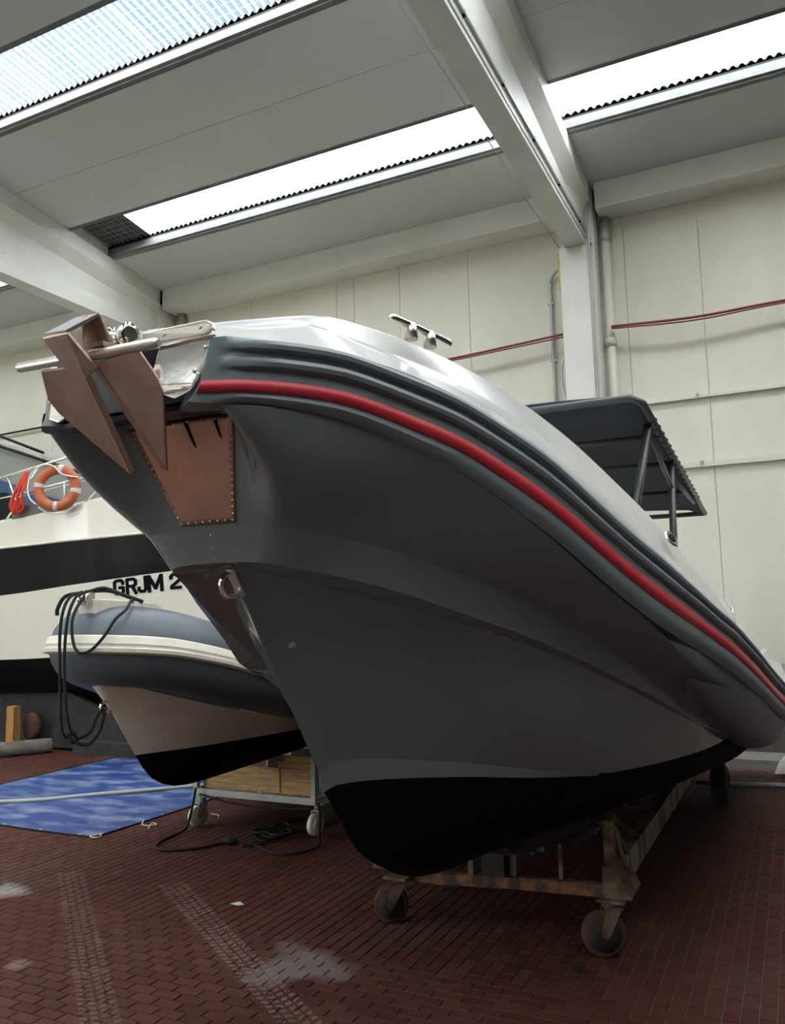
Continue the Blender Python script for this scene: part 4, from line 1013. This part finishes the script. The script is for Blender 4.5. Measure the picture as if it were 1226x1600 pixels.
MB().grid([yrow(z_sh, 1, -1), yrow(z_sh, .90, -1, 0, .06), yrow(z_sh, 0, 1, 0, .18), yrow(z_sh, .90, 1, 0, .06), yrow(z_sh, 1, 1)], True).build('foredeck', M['cream'], yt)
rr = yrow(z_sh, 1.0, -1, .012, -.01)
MB().tube(yrow(z_bt, .99, -1, .012), .018, 8).build('rub_rail', M['strake'], yt)
# cabin with raked windscreen
g_ = MB()
cab = [(-14, 2.9), (-14, 4.5), (-10.6, 4.3), (-9.4, 3.95), (-8.0, 3.42), (-7.2, 3.14), (-7.2, 2.95)]
MB().plate([(x, YC + .0, z) for x, z in cab], 1.5, (0, 1, 0)).build('cabin', M['glassgrey'], yt, bevel=.06)
MB().plate([(-14, 7.688, 3.0), (-14, 7.688, 3.95), (-9.9, 7.688, 3.62), (-8.35, 7.688, 3.12), (-8.4, 7.688, 3.0)], .02, (0, 1, 0)).build('side_window', M['bluecover'], yt)
MB().plate([(-14, 7.672, 3.0), (-14, 7.672, 3.5), (-9.6, 7.672, 3.38), (-9.25, 7.672, 3.2), (-9.5, 7.672, 3.0)], .02, (0, 1, 0)).build('dark_window', M['glass_b'], yt)
for a, b in (((-10.6, 7.66, 4.33), (-8.0, 7.66, 3.45)), ((-10.0, 7.66, 4.28), (-8.9, 7.66, 3.86))): MB().tube([a, b], .02, 8).build('screen_frame', M['blackplastic'], yt)
MB().ball((-7.75, 7.75, 3.10), .16, (1, .8, 1), 16).build('dome', M['white'], yt)
hp_ = MB().plate([(-8.95, 7.36, 2.915), (-8.95, 7.36, 3.05), (-8.83, 7.36, 3.10), (-8.3, 7.36, 3.10), (-8.15, 7.36, 2.99), (-8.12, 7.36, 2.96)], .25, (0, 1, 0)).build('hatch_pad', M['pad'], yt, bevel=.02)
# pulpit rails
rl = lambda x: (x, YC - hb(x) * .97 + .03, z_sh(x))
def rpt(x, h): p = rl(x); return (p[0], p[1], p[2] + h)
MB().tube([rpt(x, .62 + .03 * (x + 9)) for x in (-9.6, -9.0, -8.5, -8.0, -7.5, -7.0, -6.5)], .016, 8).build('top_rail', M['steel'], yt)
MB().tube([rpt(x, .34) for x in (-9.6, -9.0, -8.5, -8.0, -7.5, -7.0, -6.5)], .010, 8).build('mid_rail', M['steel'], yt)
MB().tube([rpt(x, .30) for x in (-8.9, -8.5, -8.0, -7.5, -7.0)], .007, 8).build('mid_rail', M['ropewhite'], yt)
for xa, xb in ((-9.02, -8.85), (-9.05, -8.6), (-7.72, -7.3), (-8.12, -8.11)):
    if xb == -8.6: MB().tube([rpt(-9.12, .0), rpt(-8.55, .62)], .014, 8).build('stanchion', M['steel'], yt)
    elif xb == -7.3: MB().tube([rpt(-7.78, .02), rpt(-7.3, .44)], .014, 8).build('stanchion', M['steel'], yt)
    elif xb == -8.85: MB().tube([rpt(-8.80, .02), rpt(-9.08, .60)], .012, 8).build('stanchion', M['steel'], yt)
    else: MB().tube([rpt(-8.1, .0), rpt(-8.1, .33)], .012, 8).build('stanchion', M['steel'], yt)
MB().tube(spline([rpt(-7.2, .35), rpt(-7.22, .20), rpt(-7.05, .08), rpt(-6.8, .06), rpt(-7.0, .02), rpt(-7.3, .04)], 6), .010, 8).build('deck_line', M['ropewhite'], yt)
# registration lettering, curved onto the side
from mathutils.bvhtree import BVHTree
hs = D.objects['hull_side']; off = wloc(hs)
bvh = BVHTree.FromPolygons([v.co + off for v in hs.data.vertices], [tuple(q.vertices) for q in hs.data.polygons])
X0t, Z0t, LH, LWD = -7.36, 1.905, .185, .232
GLYPH = {'G': [[(.57, .68), (.57, .80), (.47, .92), (.17, .92), (.07, .82), (.07, .18), (.17, .08), (.47, .08), (.57, .18), (.57, .46), (.34, .46)]],
         'R': [[(.08, 0), (.08, .92), (.45, .92), (.56, .82), (.56, .58), (.45, .48), (.08, .48)], [(.36, .48), (.57, 0)]],
         'J': [[(.42, 1), (.42, .18), (.33, .08), (.14, .08), (.05, .18), (.05, .34)]],
         'M': [[(.08, 0), (.08, 1)], [(.10, .97), (.42, .18), (.74, .97)], [(.76, 0), (.76, 1)]],
         '2': [[(.07, .68), (.07, .82), (.17, .92), (.46, .92), (.56, .82), (.56, .62), (.46, .50), (.10, .20), (.08, .08), (.58, .08)]]}
def on_hull(lx, ly, lift):
    xx = X0t + lx; zz = Z0t + ly + lx * .07
    h = bvh.ray_cast(Vector((xx, 4.0, zz)), Vector((0, 1, 0)))[0]
    return (xx, (h.y if h is not None else 7.6) - lift, zz)
for ch, x_ in (('G', 0), ('R', .172), ('J', .335), ('M', .46), ('2', .74)):
    g_ = MB(); tk = .20 / 2
    for path in GLYPH[ch]:
        for (ax_, ay_), (bx_, by_) in zip(path[:-1], path[1:]):
            d_ = Vector((bx_ - ax_, by_ - ay_)); d_.normalize(); n_2 = Vector((-d_.y, d_.x))
            ends = [(ax_ - d_.x * tk * .6, ay_ - d_.y * tk * .6), (bx_ + d_.x * tk * .6, by_ + d_.y * tk * .6)]
            nseg = 4; top_, bot_ = [], []
            for q_ in range(nseg + 1):
                cx_ = ends[0][0] + (ends[1][0] - ends[0][0]) * q_ / nseg; cy_ = ends[0][1] + (ends[1][1] - ends[0][1]) * q_ / nseg
                top_.append(on_hull(x_ + (cx_ + n_2.x * tk) * LWD, (cy_ + n_2.y * tk) * LH, .005)); bot_.append(on_hull(x_ + (cx_ - n_2.x * tk) * LWD, (cy_ - n_2.y * tk) * LH, .005))
            g_.grid([top_, bot_], False)
    g_.build('letter', M['vinyl'], yt, fix=False)
# lifebuoy on the rail
lb = empty('lifebuoy', (-8.05, 7.1, 2.93)); tag(lb, 'orange lifebuoy ring hanging on the rail of the cream yacht', 'lifebuoy')
cB = Vector((-8.02, 7.13, 3.235)); nB = Vector((.42, -.90, .05)).normalized(); uB = nB.cross(Vector((0, 0, 1))).normalized(); vB = uB.cross(nB)
def ringp(a, R): return cB + (uB * math.cos(a) + vB * math.sin(a)) * R
rows = []
for k in range(48):
    a = 2 * math.pi * k / 48; e_ = uB * math.cos(a) + vB * math.sin(a)
    rows.append([cB + e_ * (.23 + .062 * math.cos(t)) + nB * (.05 * math.sin(t)) for t in [2 * math.pi * j / 14 for j in range(14)]])
rows.append(rows[0]); MB().grid(rows, True, True).build('ring', M['orange'], lb)
for a0 in (1.75, .15, 3.3, 4.72):
    rr = []
    for k in range(5):
        a = a0 + (k - 2) * .055; e_ = uB * math.cos(a) + vB * math.sin(a)
        rr.append([cB + e_ * (.23 + .065 * math.cos(t)) + nB * (.053 * math.sin(t)) for t in [2 * math.pi * j / 14 for j in range(14)]])
    MB().grid(rr, True, True).build('tape_band', M['tape'], lb)
gl_ = [cB + (uB * math.cos(a) + vB * math.sin(a)) * r + nB * .06 for a, r in ((2.75, .30), (2.4, .20), (1.9, .18), (1.4, .27), (1.0, .33), (.5, .345), (0, .34), (-.4, .335), (-.75, .31))]
MB().tube(spline(gl_, 6), .010, 8).build('grab_line', M['ropewhite'], lb)
MB().tube(spline([cB + (uB * math.cos(a) + vB * math.sin(a)) * .325 for a in (-.8, -1.2, -1.6, -2.0, -2.4)], 6), .009, 8).build('grab_line', M['ropewhite'], lb)
# red rope hank on the rail
rr_ = empty('rope_hank', (-8.75, 7.2, 2.95)); tag(rr_, 'bright red rope hank hanging on the yacht rail beside the lifebuoy', 'rope')
for k in range(9):
    a = (k - 4) / 4
    pts = [(-8.62 + .01 * a, 7.19 - .012 * (k % 3), 3.50), (-8.66 + .05 * a, 7.17 - .02 * (k % 2), 3.38), (-8.72 + .10 * a, 7.16 - .02 * (k % 3), 3.22), (-8.76 + .12 * a, 7.16 - .015 * (k % 2), 3.06 + .03 * math.cos(k)), (-8.77 + .06 * a, 7.17, 2.99 + .03 * math.sin(k * 2))]
    MB().tube(spline(pts, 4), .017, 7).build('strand', M['redrope'], rr_)
# things stored under the yacht
tag(MB().b2((-9.06, 7.36, .0), (-8.93, 7.47, .56)).build('timber_prop', M['timber'], bevel=.006), 'short upright orange timber leaning under the cream yacht', 'timber')
tag(MB().tube(spline([(-8.85, 6.92, .085), (-8.70, 7.15, .085), (-8.57, 7.35, .085), (-8.46, 7.54, .085)], 4), [.085, .09, .092, .09, .092, .09, .088, .09, .092, .09, .09, .088, .085], 12).build('log', M['log']), 'grey round log lying on the floor under the yacht bow', 'log')
tw = MB().lathe((-8.84, 7.52, .30), (.1, 1, 0), [(0, .02), (.0, .13), (.02, .165), (.07, .165), (.09, .13), (.09, .02)], 24).build('cart_wheel', M['wheel_d']); tag(tw, 'old reddish wheel half hidden behind the orange timber', 'wheel')
cr_ = empty('yacht_cradle', (-8.5, 8.4, 0)); tag(cr_, 'dark timber cradle blocks carrying the cream yacht', 'cradle')
MB().plate([(-9.9, 7.75, .02), (-9.9, 7.75, .95), (-9.3, 7.75, 1.08), (-8.75, 7.75, 1.0), (-8.35, 7.75, .72), (-7.9, 7.75, .55), (-7.1, 7.75, .50), (-7.1, 7.75, .02)], .12, (0, 1, 0)).build('side_board', M['oldwood'], cr_, bevel=.02)
MB().b2((-9.6, 7.85, .0), (-9.2, 9.4, .47)).build('cross_block', M['oldwood'], cr_); MB().b2((-7.4, 7.85, .0), (-7.0, 9.2, .47)).build('cross_block', M['oldwood'], cr_)
MB().b2((-8.1, 7.55, .0), (-6.6, 7.68, .15)).build('bearer', M['oldwood'], cr_)

# tarpaulin with eyelets and the hose across it
tp = MB(); rows = []
X0, X1, Y0, Y1 = -7.3, -4.83, 4.73, 7.50
rnd = np.random.RandomState(3); hgt = rnd.rand(31, 31)
for i in range(31):
    r = []
    for j in range(31):
        u, v = i / 30, j / 30
        h = .004 + .016 * hgt[i, j] * (0 if i in (0, 30) or j in (0, 30) else 1)
        r.append((X0 + (X1 - X0) * u + .03 * math.sin(v * 5), Y0 + (Y1 - Y0) * v + .02 * math.sin(u * 6), h))
    rows.append(r)
tarp = tp.grid(rows, True).build('tarpaulin', M['tarp']); tag(tarp, 'dusty blue tarpaulin spread flat on the floor under the dinghy bow', 'tarpaulin')
edge = [rows[0][j] for j in range(31)] + [rows[i][30] for i in range(31)] + [rows[30][j] for j in range(30, -1, -1)] + [rows[i][0] for i in range(30, -1, -1)]
MB().tube([(q[0], q[1], q[2] + .002) for q in edge], .006, 6, cap=False).build('hem', M['blackplastic'], tarp)
for j in range(1, 7):
    for q in (rows[30][j * 5 - 2], rows[j * 5 - 2][0]):
        MB().lathe((q[0] + (-.03 if q is rows[30][j * 5 - 2] else 0), q[1] + (.03 if q is rows[j * 5 - 2][0] else 0), q[2] + .002), (0, 0, 1), [(0, .012), (.004, .011)], 10).build('eyelet', M['steel_s'], tarp)
thing_tube('hose', [(-8.2, 4.6, .03), (-6.48, 5.24, .028), (-5.9, 5.75, .028), (-5.4, 6.25, .028), (-4.9, 6.75, .028)], .019, M['hose'], 'pale grey hose lying across the blue tarpaulin', 'hose', smooth_n=6)
thing_tube('twine', [(-4.84, 4.80, .012), (-4.78, 4.74, .010), (-4.80, 4.70, .010), (-4.86, 4.72, .012), (-4.80, 4.78, .016)], .006, M['twine'], 'pale twine tied at the near corner of the tarpaulin', 'twine', sides=6, smooth_n=5)
thing_tube('twine', [(-4.83, 5.25, .012), (-4.72, 5.12, .010), (-4.62, 5.16, .010), (-4.70, 5.20, .010), (-4.60, 5.05, .010)], .006, M['twine'], 'pale twine tied at the right edge of the tarpaulin', 'twine', sides=6, smooth_n=5)
thing_tube('twine', [(-4.45, 5.62, .010), (-4.36, 5.60, .010), (-4.30, 5.52, .010)], .005, M['twine'], 'short pale twine scrap behind the left dolly caster', 'twine', sides=6, smooth_n=5)
thing_tube('hose', [(-.72, 8.2, .02), (-.2, 8.28, .02), (1.5, 8.35, .02), (3.5, 8.4, .02)], .02, M['hose'], 'thin pale hose on the floor behind the trailer rear wheel', 'hose')
# small scraps on the pavers
tag(MB().plate([(-2.99, 3.95, .004), (-2.93, 3.94, .006), (-2.91, 3.97, .004), (-2.95, 3.985, .010)], .002).build('paper_scrap', M['tape']), 'tiny white paper scrap on the pavers left of the boat keel', 'scrap')
tag(MB().bar((-1.005, 3.84, .006), (-.955, 3.84, .006), .012, .008).bar((-1.0, 3.84, .006), (-1.0, 3.885, .006), .012, .008).build('metal_bracket', M['blackplastic']), 'tiny black angled metal piece beside the right trailer caster', 'bracket')
tag(MB().grid([[(-.30, 8.75, .03), (-.10, 8.70, .05), (.12, 8.72, .03), (.40, 8.7, .05)], [(-.26, 8.82, .12), (-.08, 8.80, .20), (.14, 8.80, .15), (.40, 8.8, .22)], [(-.22, 8.92, .16), (-.04, 8.90, .30), (.15, 8.93, .24), (.42, 8.9, .33)], [(-.24, 9.0, .03), (0, 9.02, .04), (.2, 9.0, .03), (.4, 9.0, .04)]], False).build('plastic_sheet', M['tape']), 'crumpled pale plastic sheet by the wall right of the boat', 'plastic')
